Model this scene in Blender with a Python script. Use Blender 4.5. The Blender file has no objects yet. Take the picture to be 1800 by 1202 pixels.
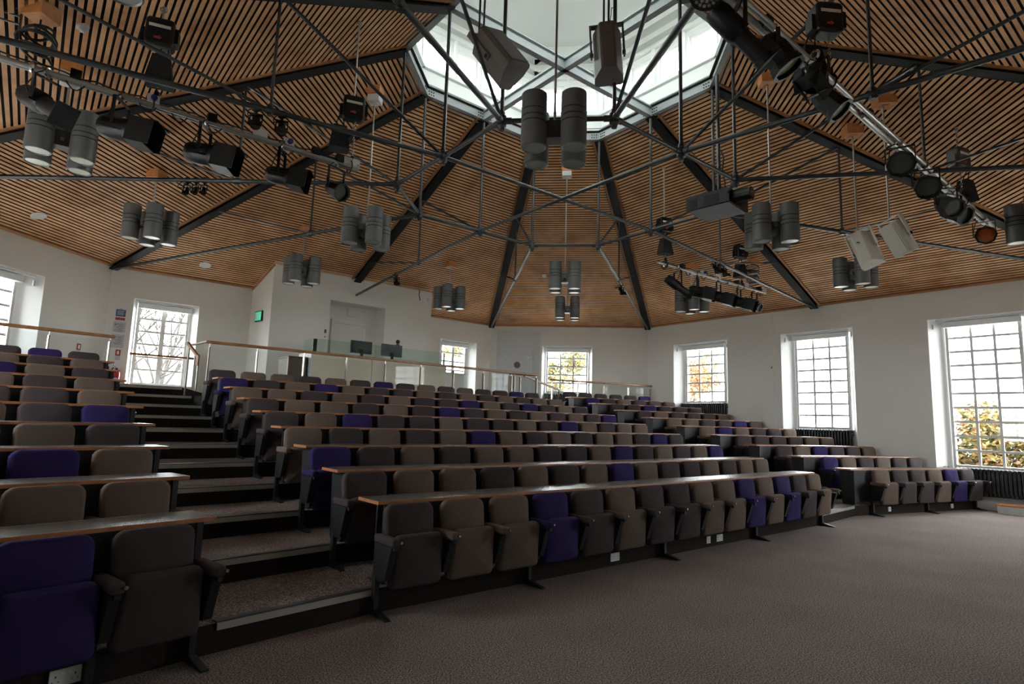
import bpy, bmesh, math, random
from mathutils import Vector, Matrix
random.seed(7)
SC = bpy.context.scene
COL = SC.collection

# ------------------------------------------------------------------ camera, sky, exposure
cam_d = bpy.data.cameras.new('camera'); cam = bpy.data.objects.new('camera', cam_d); COL.objects.link(cam)
SC.camera = cam
CAM = Vector((0, 0, 1.53))
PITCH, ROLL, YAW = 0.134888, 0.030464, -0.109310
_f = Vector((math.sin(YAW)*math.cos(PITCH), math.cos(YAW)*math.cos(PITCH), math.sin(PITCH)))
_r = Vector((math.cos(YAW), -math.sin(YAW), 0)); _u = _r.cross(_f)
_r2 = _r*math.cos(ROLL)+_u*math.sin(ROLL); _u2 = -_r*math.sin(ROLL)+_u*math.cos(ROLL)
_m = Matrix((( _r2.x, _u2.x, -_f.x), (_r2.y, _u2.y, -_f.y), (_r2.z, _u2.z, -_f.z))).to_4x4()
_m.translation = CAM
cam.matrix_world = _m
cam_d.sensor_width = 36; cam_d.lens = 1046.975/1800*36
cam_d.clip_start = 0.02; cam_d.clip_end = 400

wd = bpy.data.worlds.new('overcast_sky'); SC.world = wd; wd.use_nodes = True
bg = wd.node_tree.nodes['Background']
bg.inputs[0].default_value = (0.95, 0.98, 1.0, 1); bg.inputs[1].default_value = 27.0
SC.view_settings.view_transform = 'Standard'; SC.view_settings.look = 'None'
SC.view_settings.exposure = 0.18; SC.view_settings.gamma = 1.0; SC.view_settings.use_curve_mapping = False
SC.cycles.max_bounces = 8; SC.cycles.diffuse_bounces = 5; SC.cycles.glossy_bounces = 3
SC.cycles.transmission_bounces = 4; SC.cycles.transparent_max_bounces = 12
SC.cycles.sample_clamp_indirect = 6.0; SC.cycles.caustics_reflective = False; SC.cycles.caustics_refractive = False

# ------------------------------------------------------------------ room dimensions (metres)
CX, CY = -0.2885, 9.8116
RA, RB, ZR, ZL = 2.688, 0.7127, 7.777, 5.3586          # lantern ring, height of ring and of the tie ring
EA, EB, ZE = 10.520, 2.683, 4.875                       # eaves
RISE, GO, DH = 0.185, 0.904, 0.669                      # tier rise and going, desk height above its tier
S2 = math.sqrt(2)
def octo(a, b, z):
    m = (a+b)/2
    t = {1:(-a,-b),2:(-a,b),3:(-m,m),4:(-b,a),5:(b,a),6:(m,m),7:(a,b),8:(a,-b),9:(m,-m),10:(b,-a),11:(-b,-a),12:(-m,-m)}
    return {k: Vector((CX+x, CY+y, z)) for k, (x, y) in t.items()}
V, N, EV = octo(RA, RB, ZR), octo(RA, RB, ZL), octo(EA, EB, ZE)

# ------------------------------------------------------------------ materials
MATS = {}
def mat(name, col, rough=0.6, metal=0.0, spec=0.5, emit=None, estr=0.0, noise=0.0, nscale=8.0, bump=0.0, bscale=60.0, alpha=None, objvar=0.0):
    m = bpy.data.materials.new(name); m.use_nodes = True
    nt = m.node_tree; p = nt.nodes['Principled BSDF']
    p.inputs['Base Color'].default_value = (*col, 1); p.inputs['Roughness'].default_value = rough
    p.inputs['Metallic'].default_value = metal; p.inputs['Specular IOR Level'].default_value = spec
    if emit: p.inputs['Emission Color'].default_value = (*emit, 1); p.inputs['Emission Strength'].default_value = estr
    src = None
    geo = None
    if noise or bump:
        geo = nt.nodes.new('ShaderNodeNewGeometry')
    if noise:
        n = nt.nodes.new('ShaderNodeTexNoise'); n.inputs['Scale'].default_value = nscale; n.inputs['Detail'].default_value = 4
        nt.links.new(geo.outputs['Position'], n.inputs['Vector'])
        r = nt.nodes.new('ShaderNodeValToRGB')
        r.color_ramp.elements[0].position = 0.3; r.color_ramp.elements[1].position = 0.7
        r.color_ramp.elements[0].color = (*[c*(1-noise) for c in col], 1)
        r.color_ramp.elements[1].color = (*[min(1, c*(1+noise)) for c in col], 1)
        nt.links.new(n.outputs['Fac'], r.inputs['Fac']); src = r.outputs['Color']
    if objvar:
        oi = nt.nodes.new('ShaderNodeObjectInfo'); hs = nt.nodes.new('ShaderNodeHueSaturation')
        mp = nt.nodes.new('ShaderNodeMapRange'); mp.inputs['To Min'].default_value = 1-objvar; mp.inputs['To Max'].default_value = 1+objvar
        nt.links.new(oi.outputs['Random'], mp.inputs['Value']); nt.links.new(mp.outputs['Result'], hs.inputs['Value'])
        if src: nt.links.new(src, hs.inputs['Color'])
        else: hs.inputs['Color'].default_value = (*col, 1)
        src = hs.outputs['Color']
    if src: nt.links.new(src, p.inputs['Base Color'])
    if bump:
        n2 = nt.nodes.new('ShaderNodeTexNoise'); n2.inputs['Scale'].default_value = bscale; n2.inputs['Detail'].default_value = 3
        nt.links.new(geo.outputs['Position'], n2.inputs['Vector'])
        b = nt.nodes.new('ShaderNodeBump'); b.inputs['Strength'].default_value = bump; b.inputs['Distance'].default_value = 0.01
        nt.links.new(n2.outputs['Fac'], b.inputs['Height']); nt.links.new(b.outputs['Normal'], p.inputs['Normal'])
    MATS[name] = m
    return m
def glass_mat(name, tint, gloss):
    m = bpy.data.materials.new(name); m.use_nodes = True; nt = m.node_tree
    for n in list(nt.nodes): nt.nodes.remove(n)
    o = nt.nodes.new('ShaderNodeOutputMaterial'); t = nt.nodes.new('ShaderNodeBsdfTransparent'); g = nt.nodes.new('ShaderNodeBsdfGlossy')
    t.inputs[0].default_value = (*tint, 1); g.inputs['Roughness'].default_value = 0.03
    mx = nt.nodes.new('ShaderNodeMixShader'); mx.inputs[0].default_value = gloss
    nt.links.new(t.outputs[0], mx.inputs[1]); nt.links.new(g.outputs[0], mx.inputs[2]); nt.links.new(mx.outputs[0], o.inputs[0])
    MATS[name] = m
    return m
def carpet_mat(name, c0, c1, c2):
    m = bpy.data.materials.new(name); m.use_nodes = True; nt = m.node_tree; p = nt.nodes['Principled BSDF']
    p.inputs['Roughness'].default_value = 0.95; p.inputs['Specular IOR Level'].default_value = 0.1
    g = nt.nodes.new('ShaderNodeNewGeometry')
    a = nt.nodes.new('ShaderNodeTexNoise'); a.inputs['Scale'].default_value = 95; a.inputs['Detail'].default_value = 2
    b = nt.nodes.new('ShaderNodeTexNoise'); b.inputs['Scale'].default_value = 0.9; b.inputs['Detail'].default_value = 3
    nt.links.new(g.outputs['Position'], a.inputs['Vector']); nt.links.new(g.outputs['Position'], b.inputs['Vector'])
    r = nt.nodes.new('ShaderNodeValToRGB'); e = r.color_ramp.elements
    e[0].position = 0.36; e[0].color = (*c0, 1); e[1].position = 0.66; e[1].color = (*c2, 1)
    k = r.color_ramp.elements.new(0.5); k.color = (*c1, 1)
    nt.links.new(a.outputs['Fac'], r.inputs['Fac'])
    hs = nt.nodes.new('ShaderNodeHueSaturation'); mp = nt.nodes.new('ShaderNodeMapRange')
    mp.inputs['From Min'].default_value = 0.3; mp.inputs['From Max'].default_value = 0.7; mp.inputs['To Min'].default_value = 0.88; mp.inputs['To Max'].default_value = 1.1
    nt.links.new(b.outputs['Fac'], mp.inputs['Value']); nt.links.new(mp.outputs['Result'], hs.inputs['Value']); nt.links.new(r.outputs['Color'], hs.inputs['Color'])
    nt.links.new(hs.outputs['Color'], p.inputs['Base Color'])
    bu = nt.nodes.new('ShaderNodeBump'); bu.inputs['Strength'].default_value = 0.7; bu.inputs['Distance'].default_value = 0.01
    nt.links.new(a.outputs['Fac'], bu.inputs['Height']); nt.links.new(bu.outputs['Normal'], p.inputs['Normal'])
    MATS[name] = m
    return m
def wood_slat_mat(name, dark, light, objvar):
    m = bpy.data.materials.new(name); m.use_nodes = True; nt = m.node_tree; p = nt.nodes['Principled BSDF']
    p.inputs['Roughness'].default_value = 0.55; p.inputs['Specular IOR Level'].default_value = 0.3
    g = nt.nodes.new('ShaderNodeNewGeometry')
    a = nt.nodes.new('ShaderNodeTexNoise'); a.inputs['Scale'].default_value = 1.7; a.inputs['Detail'].default_value = 5; a.inputs['Roughness'].default_value = 0.65
    nt.links.new(g.outputs['Position'], a.inputs['Vector'])
    oi = nt.nodes.new('ShaderNodeObjectInfo'); ad = nt.nodes.new('ShaderNodeMath'); ad.operation = 'MULTIPLY_ADD'
    ad.inputs[1].default_value = objvar; nt.links.new(oi.outputs['Random'], ad.inputs[0]); nt.links.new(a.outputs['Fac'], ad.inputs[2])
    r = nt.nodes.new('ShaderNodeValToRGB'); e = r.color_ramp.elements
    e[0].position = 0.35; e[0].color = (*dark, 1); e[1].position = 0.75; e[1].color = (*light, 1)
    nt.links.new(ad.outputs[0], r.inputs['Fac']); nt.links.new(r.outputs['Color'], p.inputs['Base Color'])
    MATS[name] = m
    return m

mat('wall_paint', (0.74, 0.73, 0.69), 0.85, noise=0.02, nscale=1.5)
mat('white_paint', (0.80, 0.80, 0.79), 0.5)
mat('lantern_white', (0.78, 0.80, 0.78), 0.6)
mat('door_paint', (0.53, 0.55, 0.56), 0.45)
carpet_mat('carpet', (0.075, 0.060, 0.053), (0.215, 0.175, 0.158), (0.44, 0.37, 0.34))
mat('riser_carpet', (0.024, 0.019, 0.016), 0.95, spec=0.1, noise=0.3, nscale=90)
mat('nosing_metal', (0.50, 0.49, 0.44), 0.35, 0.6)
mat('nosing_dark', (0.05, 0.05, 0.055), 0.5)
mat('black_panel', (0.010, 0.010, 0.010), 0.5, spec=0.35)
mat('black_metal', (0.015, 0.015, 0.017), 0.35, 0.0, 0.6)
mat('rib_black', (0.007, 0.007, 0.008), 0.55, spec=0.2)
mat('tie_steel', (0.032, 0.038, 0.042), 0.38, 0.0, 0.6)
mat('ring_steel', (0.30, 0.33, 0.33), 0.5)
mat('chrome', (0.6, 0.6, 0.6), 0.2, 1.0)
mat('brushed_steel', (0.36, 0.31, 0.27), 0.38, 1.0)
wood_slat_mat('slat_wood', (0.42, 0.18, 0.072), (0.76, 0.43, 0.22), 0.22)
mat('trim_wood', (0.36, 0.165, 0.065), 0.5, noise=0.2, nscale=6)
mat('block_wood', (0.50, 0.20, 0.065), 0.5, noise=0.12, nscale=14)
mat('rail_wood', (0.27, 0.12, 0.045), 0.35, noise=0.25, nscale=10)
mat('desk_edge', (0.33, 0.125, 0.045), 0.4, noise=0.2, nscale=9)
mat('desk_laminate', (0.055, 0.052, 0.050), 0.27, noise=0.2, nscale=20)
mat('ceiling_black', (0.010, 0.010, 0.010), 0.95)
FAB = dict(noise=0.10, nscale=160, bump=0.15, bscale=420, objvar=0.10)
mat('fabric_taupe', (0.118, 0.086, 0.069), 0.95, spec=0.15, **FAB)
mat('fabric_mauve', (0.052, 0.039, 0.040), 0.95, spec=0.15, **FAB)
mat('fabric_purple', (0.027, 0.017, 0.080), 0.95, spec=0.15, **FAB)
mat('lamp_grey', (0.135, 0.142, 0.142), 0.42, 0.2)
mat('lamp_groove', (0.008, 0.008, 0.008), 0.6)
mat('lamp_lens', (0.62, 0.66, 0.64), 0.25, emit=(1.0, 0.92, 0.70), estr=0.10)
mat('lamp_lens_off', (0.30, 0.32, 0.31), 0.25)
mat('led_green', (0.02, 0.3, 0.05), 0.4, emit=(0.1, 1.0, 0.25), estr=2.0)
mat('plastic_white', (0.66, 0.67, 0.66), 0.45)
mat('speaker_grey', (0.125, 0.108, 0.097), 0.55)
mat('projector_base', (0.012, 0.011, 0.015), 0.5, spec=0.3)
mat('speaker_white', (0.62, 0.60, 0.54), 0.55)
mat('bar_alu', (0.42, 0.42, 0.40), 0.38, 0.7)
mat('bar_dark', (0.10, 0.095, 0.09), 0.4, 0.4)
mat('cast_black', (0.006, 0.006, 0.007), 0.45, 0.0, 0.35)
mat('lens_glass', (0.05, 0.055, 0.05), 0.08, 0.0, 0.9)
mat('lens_amber', (0.32, 0.05, 0.008), 0.12, 0.0, 0.9)
mat('lens_frost', (0.42, 0.43, 0.30), 0.3)
mat('canvas_black', (0.009, 0.009, 0.010), 0.9)
mat('cable_black', (0.012, 0.012, 0.013), 0.6)
mat('cable_grey', (0.25, 0.24, 0.23), 0.5)
mat('plug_blue', (0.02, 0.03, 0.16), 0.45)
mat('radiator_black', (0.016, 0.017, 0.022), 0.28, 0.0, 0.6)
mat('panel_beige', (0.60, 0.53, 0.42), 0.55)
mat('panel_brown', (0.09, 0.06, 0.045), 0.6)
mat('sign_green', (0.02, 0.30, 0.18), 0.4, emit=(0.10, 0.75, 0.45), estr=0.6)
mat('sign_white', (0.75, 0.80, 0.76), 0.5)
mat('sign_blue', (0.02, 0.05, 0.16), 0.5)
mat('sign_red', (0.33, 0.03, 0.03), 0.5)
mat('paper', (0.52, 0.53, 0.56), 0.8)
mat('ink', (0.10, 0.10, 0.12), 0.8)
mat('extinguisher_red', (0.42, 0.012, 0.02), 0.3)
mat('screen_black', (0.006, 0.006, 0.007), 0.25)
glass_mat('window_glass', (0.96, 0.98, 0.98), 0.05)
glass_mat('lantern_glass', (0.92, 0.94, 0.92), 0.05)
glass_mat('rail_glass', (0.965, 0.985, 0.975), 0.008)
glass_mat('screen_glass', (0.86, 0.93, 0.90), 0.02)
mat('bark', (0.016, 0.013, 0.011), 0.9, noise=0.3, nscale=12)
mat('leaf_yellow', (0.17, 0.115, 0.020), 0.7, objvar=0.2)
mat('leaf_green', (0.050, 0.055, 0.012), 0.7)
mat('leaf_orange', (0.19, 0.085, 0.028), 0.7)
mat('ground_paving', (0.48, 0.46, 0.42), 0.9, noise=0.2, nscale=1.2)
mat('render_white', (0.62, 0.64, 0.64), 0.9, noise=0.05, nscale=0.7)
mat('roof_slate', (0.10, 0.11, 0.12), 0.7)

# ------------------------------------------------------------------ mesh helpers
class MB:
    def __init__(s): s.v = []; s.f = []; s.mi = []; s.m = 0
    def add(s, vs, fs):
        o = len(s.v); s.v += [tuple(x) for x in vs]
        for f in fs: s.f.append([i+o for i in f]); s.mi.append(s.m)
        return s
    def box(s, x0, x1, y0, y1, z0, z1, M=None):
        p = [Vector((x, y, z)) for z in (z0, z1) for y in (y0, y1) for x in (x0, x1)]
        if M: p = [M @ q for q in p]
        return s.add(p, [(0,2,3,1),(4,5,7,6),(0,1,5,4),(2,6,7,3),(0,4,6,2),(1,3,7,5)])
    def beam(s, p, q, w, h, up=(0,0,1), off=0.0):        # box along p-q, width w sideways, height h along up, shifted by off along up
        p, q = Vector(p), Vector(q); d = (q-p); L = d.length; d = d/L
        x = d.cross(Vector(up)); x.normalize(); u = x.cross(d)
        M = Matrix(((x.x, d.x, u.x, p.x), (x.y, d.y, u.y, p.y), (x.z, d.z, u.z, p.z), (0,0,0,1)))
        return s.box(-w/2, w/2, 0, L, off-h/2, off+h/2, M)
    def tube(s, p, q, r, n=8, r2=None, cap=True):
        p, q = Vector(p), Vector(q); d = (q-p).normalized()
        a = d.cross(Vector((0,0,1)) if abs(d.z) < .9 else Vector((1,0,0))).normalized(); b = d.cross(a)
        r2 = r if r2 is None else r2
        vs = [p+(a*math.cos(t)+b*math.sin(t))*r for t in [2*math.pi*i/n for i in range(n)]] + [q+(a*math.cos(t)+b*math.sin(t))*r2 for t in [2*math.pi*i/n for i in range(n)]]
        fs = [(i, n+i, n+(i+1) % n, (i+1) % n) for i in range(n)]
        if cap: fs += [tuple(range(n)), tuple(range(2*n-1, n-1, -1))]
        return s.add(vs, fs)
    def lathe(s, prof, n=16, M=None, c0=True, c1=True):                     # profile of (r, z) round local z
        k = len(prof); vs = []
        for r, z in prof:
            for i in range(n):
                t = 2*math.pi*i/n; q = Vector((r*math.cos(t), r*math.sin(t), z)); vs.append(M @ q if M else q)
        fs = [(j*n+i, j*n+(i+1) % n, (j+1)*n+(i+1) % n, (j+1)*n+i) for j in range(k-1) for i in range(n)]
        if c0 and prof[0][0] > 1e-6: fs.append(tuple(range(n-1, -1, -1)))
        if c1 and prof[-1][0] > 1e-6: fs.append(tuple(range((k-1)*n, k*n)))
        return s.add(vs, fs)
    def prism(s, poly, z0, z1, M=None):
        n = len(poly); p = [Vector((x, y, z)) for z in (z0, z1) for x, y in poly]
        if M: p = [M @ q for q in p]
        return s.add(p, [tuple(range(n-1, -1, -1)), tuple(range(n, 2*n))] + [(i, (i+1) % n, n+(i+1) % n, n+i) for i in range(n)])
    def pad(s, w, h, t, rad, edge, M=None, taper=0.0, bulge=0.0):   # upholstered slab: w x h in local x/z, thickness t in y, soft edges
        def outline(ins):
            pts = []; W, Hh, r = w/2-ins, h/2-ins, max(rad-ins, .012)
            for cxx, czz, a0 in ((W-r, Hh-r, 0), (-W+r, Hh-r, 90), (-W+r, -Hh+r, 180), (W-r, -Hh+r, 270)):
                for k in range(5):
                    a = math.radians(a0+k*22.5); x, z = cxx+r*math.cos(a), czz+r*math.sin(a)
                    pts.append((x*(1-taper*(0.5-z/h)), z))
            return pts
        layers = [(edge, -t/2), (edge*.3, -t/2+edge*.3), (0, -t/2+edge), (0, t/2-edge), (edge*.3, t/2-edge*.3), (edge, t/2)]
        vs = []; n = 20
        for ins, y in layers:
            for x, z in outline(ins):
                q = Vector((x, y, z)); vs.append(M @ q if M else q)
        fs = [(j*n+i, j*n+(i+1) % n, (j+1)*n+(i+1) % n, (j+1)*n+i) for j in range(5) for i in range(n)]
        c0 = Vector((0, -t/2-bulge, 0)); c1 = Vector((0, t/2, 0))
        if M: c0 = M @ c0; c1 = M @ c1
        b = len(vs); vs += [c0, c1]
        fs += [(b, (i+1) % n, i) for i in range(n)] + [(b+1, 5*n+i, 5*n+(i+1) % n) for i in range(n)]
        return s.add(vs, fs)
    def torus(s, c, ax, R, r, n=16, k=6):
        c, ax = Vector(c), Vector(ax).normalized(); a = ax.cross(Vector((0.3, 0.2, 1)) if abs(ax.z) < .9 else Vector((1,0,0))).normalized(); b = ax.cross(a); vs = []
        for i in range(n):
            t = 2*math.pi*i/n; d = a*math.cos(t)+b*math.sin(t)
            for j in range(k):
                u = 2*math.pi*j/k; vs.append(c+d*(R+r*math.cos(u))+ax*r*math.sin(u))
        return s.add(vs, [(i*k+j, ((i+1) % n)*k+j, ((i+1) % n)*k+(j+1) % k, i*k+(j+1) % k) for i in range(n) for j in range(k)])
    def path(s, pts, r, n=6):
        for p, q in zip(pts, pts[1:]): s.tube(p, q, r, n)
        return s
    def mesh(s, name, mats, smooth=None):
        me = bpy.data.meshes.new(name); me.from_pydata(s.v, [], s.f)
        for m in (mats if isinstance(mats, (list, tuple)) else [mats]): me.materials.append(MATS[m])
        for p, i in zip(me.polygons, s.mi): p.material_index = i
        bm = bmesh.new(); bm.from_mesh(me); bmesh.ops.recalc_face_normals(bm, faces=bm.faces)
        if smooth:
            for f in bm.faces: f.smooth = True
            for e in bm.edges:
                if len(e.link_faces) == 2 and e.calc_face_angle(0) > math.radians(smooth): e.smooth = False
        bm.to_mesh(me); bm.free()
        return me
    def build(s, name, mats, parent=None, smooth=None):
        return link(name, s.mesh(name, mats, smooth), parent)
BASE = {}
def link(name, me, parent=None, local=False):
    o = bpy.data.objects.new(name, me); COL.objects.link(o)
    if parent is not None:
        o.parent = parent
        if not local and parent.name in BASE: o.matrix_parent_inverse = BASE[parent.name].inverted()
    return o
def tag(o, label=None, cat=None, group=None, kind=None):
    if label: o['label'] = label
    if cat: o['category'] = cat
    if group: o['group'] = group
    if kind: o['kind'] = kind
    return o
def thing(name, loc, label, cat, group=None, rz=0.0):
    o = bpy.data.objects.new(name, None); COL.objects.link(o); o.empty_display_size = 0.1
    o.location = loc; o.rotation_euler = (0, 0, rz)
    BASE[o.name] = Matrix.Translation(Vector(loc)) @ Matrix.Rotation(rz, 4, 'Z')
    return tag(o, label, cat, group)
def structure(o): o['kind'] = 'structure'; return o
def aim_matrix(loc, direction, roll_up=(0,0,1)):       # local -Z looks along direction, local Y up
    d = Vector(direction).normalized(); z = -d; x = Vector(roll_up).cross(z)
    if x.length < 1e-4: x = Vector((1,0,0))
    x.normalize(); y = z.cross(x)
    M = Matrix(((x.x, y.x, z.x), (x.y, y.y, z.y), (x.z, y.z, z.z))).to_4x4(); M.translation = Vector(loc)
    return M
ORD = ['first', 'second', 'third', 'fourth', 'fifth', 'sixth', 'seventh', 'eighth', 'ninth', 'tenth', 'eleventh', 'twelfth', 'thirteenth', 'fourteenth', 'fifteenth']

# ------------------------------------------------------------------ walls and windows
WIN = [0]
def portal(c, nrm, w, h, side):       # sampling portal in a window opening: gives no light of its own, the sky does
    dv = c-CAM; zz = dv.dot(_f); seen = zz > 0.1 and abs(1046.975*dv.dot(_r2)/zz) < 960 and abs(1046.975*dv.dot(_u2)/zz) < 660
    nm = 'window_'+side+('_portal' if seen else '_offscreen')
    l = bpy.data.lights.new(nm, 'AREA'); l.shape = 'RECTANGLE'; l.size = w; l.size_y = h; l.energy = 1
    l.cycles.is_portal = True
    o = bpy.data.objects.new(nm, l); COL.objects.link(o); o.matrix_world = aim_matrix(c, -nrm)
def wall(name, p0, p1, z0, z1, ops, thick=0.45, m='wall_paint', ext=0.0, zout=0.3):
    p0, p1 = Vector((p0.x, p0.y, 0)), Vector((p1.x, p1.y, 0)); L = (p1-p0).length; u = (p1-p0)/L; nr = Vector((-u.y, u.x, 0))
    pt = lambda s, z, d: p0+u*s+nr*d+Vector((0, 0, z))
    b = MB()
    def sheet(d, sa, sb, za, zb, holes):
        ss = sorted({sa, sb, *[h[0] for h in holes], *[h[1] for h in holes]}); zs = sorted({za, zb, *[h[2] for h in holes], *[h[3] for h in holes]})
        for i in range(len(ss)-1):
            for k in range(len(zs)-1):
                cs, cz = (ss[i]+ss[i+1])/2, (zs[k]+zs[k+1])/2
                if any(h[0] < cs < h[1] and h[2] < cz < h[3] for h in holes): continue
                b.add([pt(ss[i], zs[k], d), pt(ss[i+1], zs[k], d), pt(ss[i+1], zs[k+1], d), pt(ss[i], zs[k+1], d)], [(0, 1, 2, 3)])
    inner = [(o['s'][0], o['s'][1], o.get('zn', o['z'][0]), o['z'][1]) for o in ops]
    outer = [(o['s'][0]+o['sp'], o['s'][1]-o['sp'], o['z'][0], o['z'][1]-o.get('hd', 0)) for o in ops]
    sheet(0, 0, L, z0, z1, inner)
    e = thick*0.4142
    sheet(thick, -e, L+e, z0, z1+zout, outer)
    for hi, ho in zip(inner, outer):
        c = [(hi[0], hi[2]), (hi[1], hi[2]), (hi[1], hi[3]), (hi[0], hi[3])]; d = [(ho[0], hi[2]), (ho[1], hi[2]), (ho[1], ho[3]), (ho[0], ho[3])]
        for k in range(4):
            k2 = (k+1) % 4
            b.add([pt(*c[k], 0), pt(*c[k2], 0), pt(*d[k2], thick), pt(*d[k], thick)], [(0, 1, 2, 3)])
            b.mi[-1] = 1
    w = structure(b.build(name, [m, 'white_paint']))
    for o, ho in zip(ops, outer): window(pt, u, nr, ho, o, thick, name.replace('wall_', ''))
    return w, pt, u, nr
def window(pt, u, nr, h, o, thick, side):
    WIN[0] += 1; s0, s1, z0, z1 = h; dep = thick-0.10; fr = o.get('fr', 0.055); cols, rows = o['grid']
    def bar(b, sa, sb, za, zb, d0, d1):
        q = [pt(s, z, d) for d in (d0, d1) for z in (za, zb) for s in (sa, sb)]
        b.add(q, [(0,1,3,2),(4,6,7,5),(0,4,5,1),(2,3,7,6),(0,2,6,4),(1,5,7,3)])
    b = MB()
    for a in ((s0, s0+fr, z0, z1), (s1-fr, s1, z0, z1), (s0+fr, s1-fr, z0, z0+fr), (s0+fr, s1-fr, z1-fr, z1)): bar(b, *a, dep-0.05, dep+0.07)
    w = structure(b.build('window_%d' % WIN[0], 'white_paint'))
    gs0, gs1, gz0, gz1 = s0+fr, s1-fr, z0+fr, z1-fr; cw, rh = (gs1-gs0)/cols, (gz1-gz0)/rows; mw = o.get('mw', 0.050)
    for c in range(1, cols):
        wide = 0.10 if o.get('mull') and c == cols//2 else mw
        bar(m := MB(), gs0+c*cw-wide/2, gs0+c*cw+wide/2, gz0, gz1, dep-0.02, dep+0.02); m.build('glazing_bar', 'white_paint', w)
    for r in range(1, rows):
        hh = 0.05 if o.get('meet') == r else mw
        bar(m := MB(), gs0, gs1, gz0+r*rh-hh/2, gz0+r*rh+hh/2, dep-0.022, dep+0.018); m.build('glazing_bar', 'white_paint', w)
    for c in range(cols):
        for r in range(rows):
            bar(m := MB(), gs0+c*cw+0.01, gs0+(c+1)*cw-0.01, gz0+r*rh+0.01, gz0+(r+1)*rh-0.01, dep, dep+0.005); m.build('pane', o.get('gm', 'window_glass'), w)
    if o.get('blind'):
        bar(m := MB(), s0-0.02, s1+0.02, z1-0.13, z1-0.01, dep-0.17, dep-0.06); m.build('blind_box', 'white_paint', w)
        bar(m := MB(), s0-0.10, s1+0.12, z1+0.0, z1+0.035, 0.03, 0.07); m.build('curtain_rail', 'plastic_white', w)
        for s in (s0-0.18, s1+0.18):
            bar(m := MB(), s-0.02, s+0.02, z1-0.16, z1-0.05, 0.10, 0.13); m.build('latch_plate', 'plastic_white', w)
        bar(m := MB(), s0-0.02, s1+0.02, z0-0.035, z0+0.0, dep-0.04, thick-0.005); m.build('sill', 'white_paint', w)
    portal(pt((s0+s1)/2, (z0+z1)/2, dep+0.12), nr, s1-s0, z1-z0, side)
def op(s0, s1, z0, z1, cols, rows, sp=0.25, **k): return dict(s=(s0, s1), z=(z0, z1), grid=(cols, rows), sp=sp, hd=0.06, blind=True, **k)
ZT = ZE+0.03
wall_W = wall('wall_west', EV[1], EV[2], 0, ZT, [op(1.72, 3.67, 2.60, 4.2, 3, 5, zn=1.95, sp=0.30)])
wall_NW = wall('wall_northwest', EV[2], EV[4], 0, ZT, [op(0.50, 1.90, 2.17, 4.2, 2, 6, sp=0.14, mull=True), op(9.03, 10.49, 2.30, 4.2, 2, 6, mull=True, sp=0.22)])
wall_N = wall('wall_north', EV[4], EV[5], 0, ZT, [op(1.79, 3.50, 2.60, 4.2, 3, 5, sp=0.14, zn=1.9)])
wall_NE = wall('wall_northeast', EV[5], EV[7], 0, ZT, [op(1.03, 2.94, 2.33, 4.2, 3, 6, zn=1.6), op(4.58, 6.45, 1.62, 4.2, 3, 8, meet=3, zn=0.95), op(8.08, 9.95, 0.85, 4.2, 3, 10, meet=5, zn=0.19)])
wall_E = wall('wall_east', EV[7], EV[8], 0, ZT, [op(1.70, 3.70, 0.85, 4.2, 3, 10, meet=5)])
wall_SE = wall('wall_southeast', EV[8], EV[10], 0, ZT, [])
wall_S = wall('wall_south', EV[10], EV[11], 0, ZT, [])
wall_SW = wall('wall_southwest', EV[11], EV[1], 0, ZT, [op(4.00, 6.20, 0.85, 4.2, 3, 10, meet=5), op(8.08, 9.95, 1.62, 4.2, 3, 8, meet=4)])

# ------------------------------------------------------------------ floor and tiers
def frame_of(t): return Vector((-math.cos(t), math.sin(t), 0)), Vector((math.sin(t), math.cos(t), 0))
TL, TM, TR = 0.57942, 0.76478, 1.02768
NLv, DLv = frame_of(TL); NMv, DMv = frame_of(TM); NRv, DRv = frame_of(TR)
SL, SM, SR = 4.09, 4.54, 7.70
LEND = lambda j: 1.934+0.186*j
MLEFT = lambda j: 2.42+0.034*j
MRIGHT = lambda j: 10.56+0.036*j
RLEFT = lambda j: 10.73-0.233*j
RRIGHT = lambda j: 14.75-0.263*j
def P(n, d, s, al, z=0.0): return n*s+d*al+Vector((0, 0, z))
SWSUM = EV[11].x+EV[11].y; WX = EV[1].x; NESUM = EV[5].x+EV[5].y; NY = EV[4].y
def left_end(s):
    a1 = (SWSUM-s*(NLv.x+NLv.y))/(DLv.x+DLv.y); a2 = (WX-NLv.x*s)/DLv.x
    return max(a1, a2), a1 > a2
def right_end(s):
    a1 = (NESUM-s*(NRv.x+NRv.y))/(DRv.x+DRv.y); a2 = (NY-NRv.y*s)/DRv.y
    return min(a1, a2), a1 < a2
b = MB(); b.add([EV[k]*1 for k in (1, 2, 4, 5, 7, 8, 10, 11)], [tuple(range(8))]); b.v = [(x, y, 0) for x, y, z in b.v]
floor = structure(b.build('floor', 'carpet'))
FR = -0.05
NOSE = []
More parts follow.
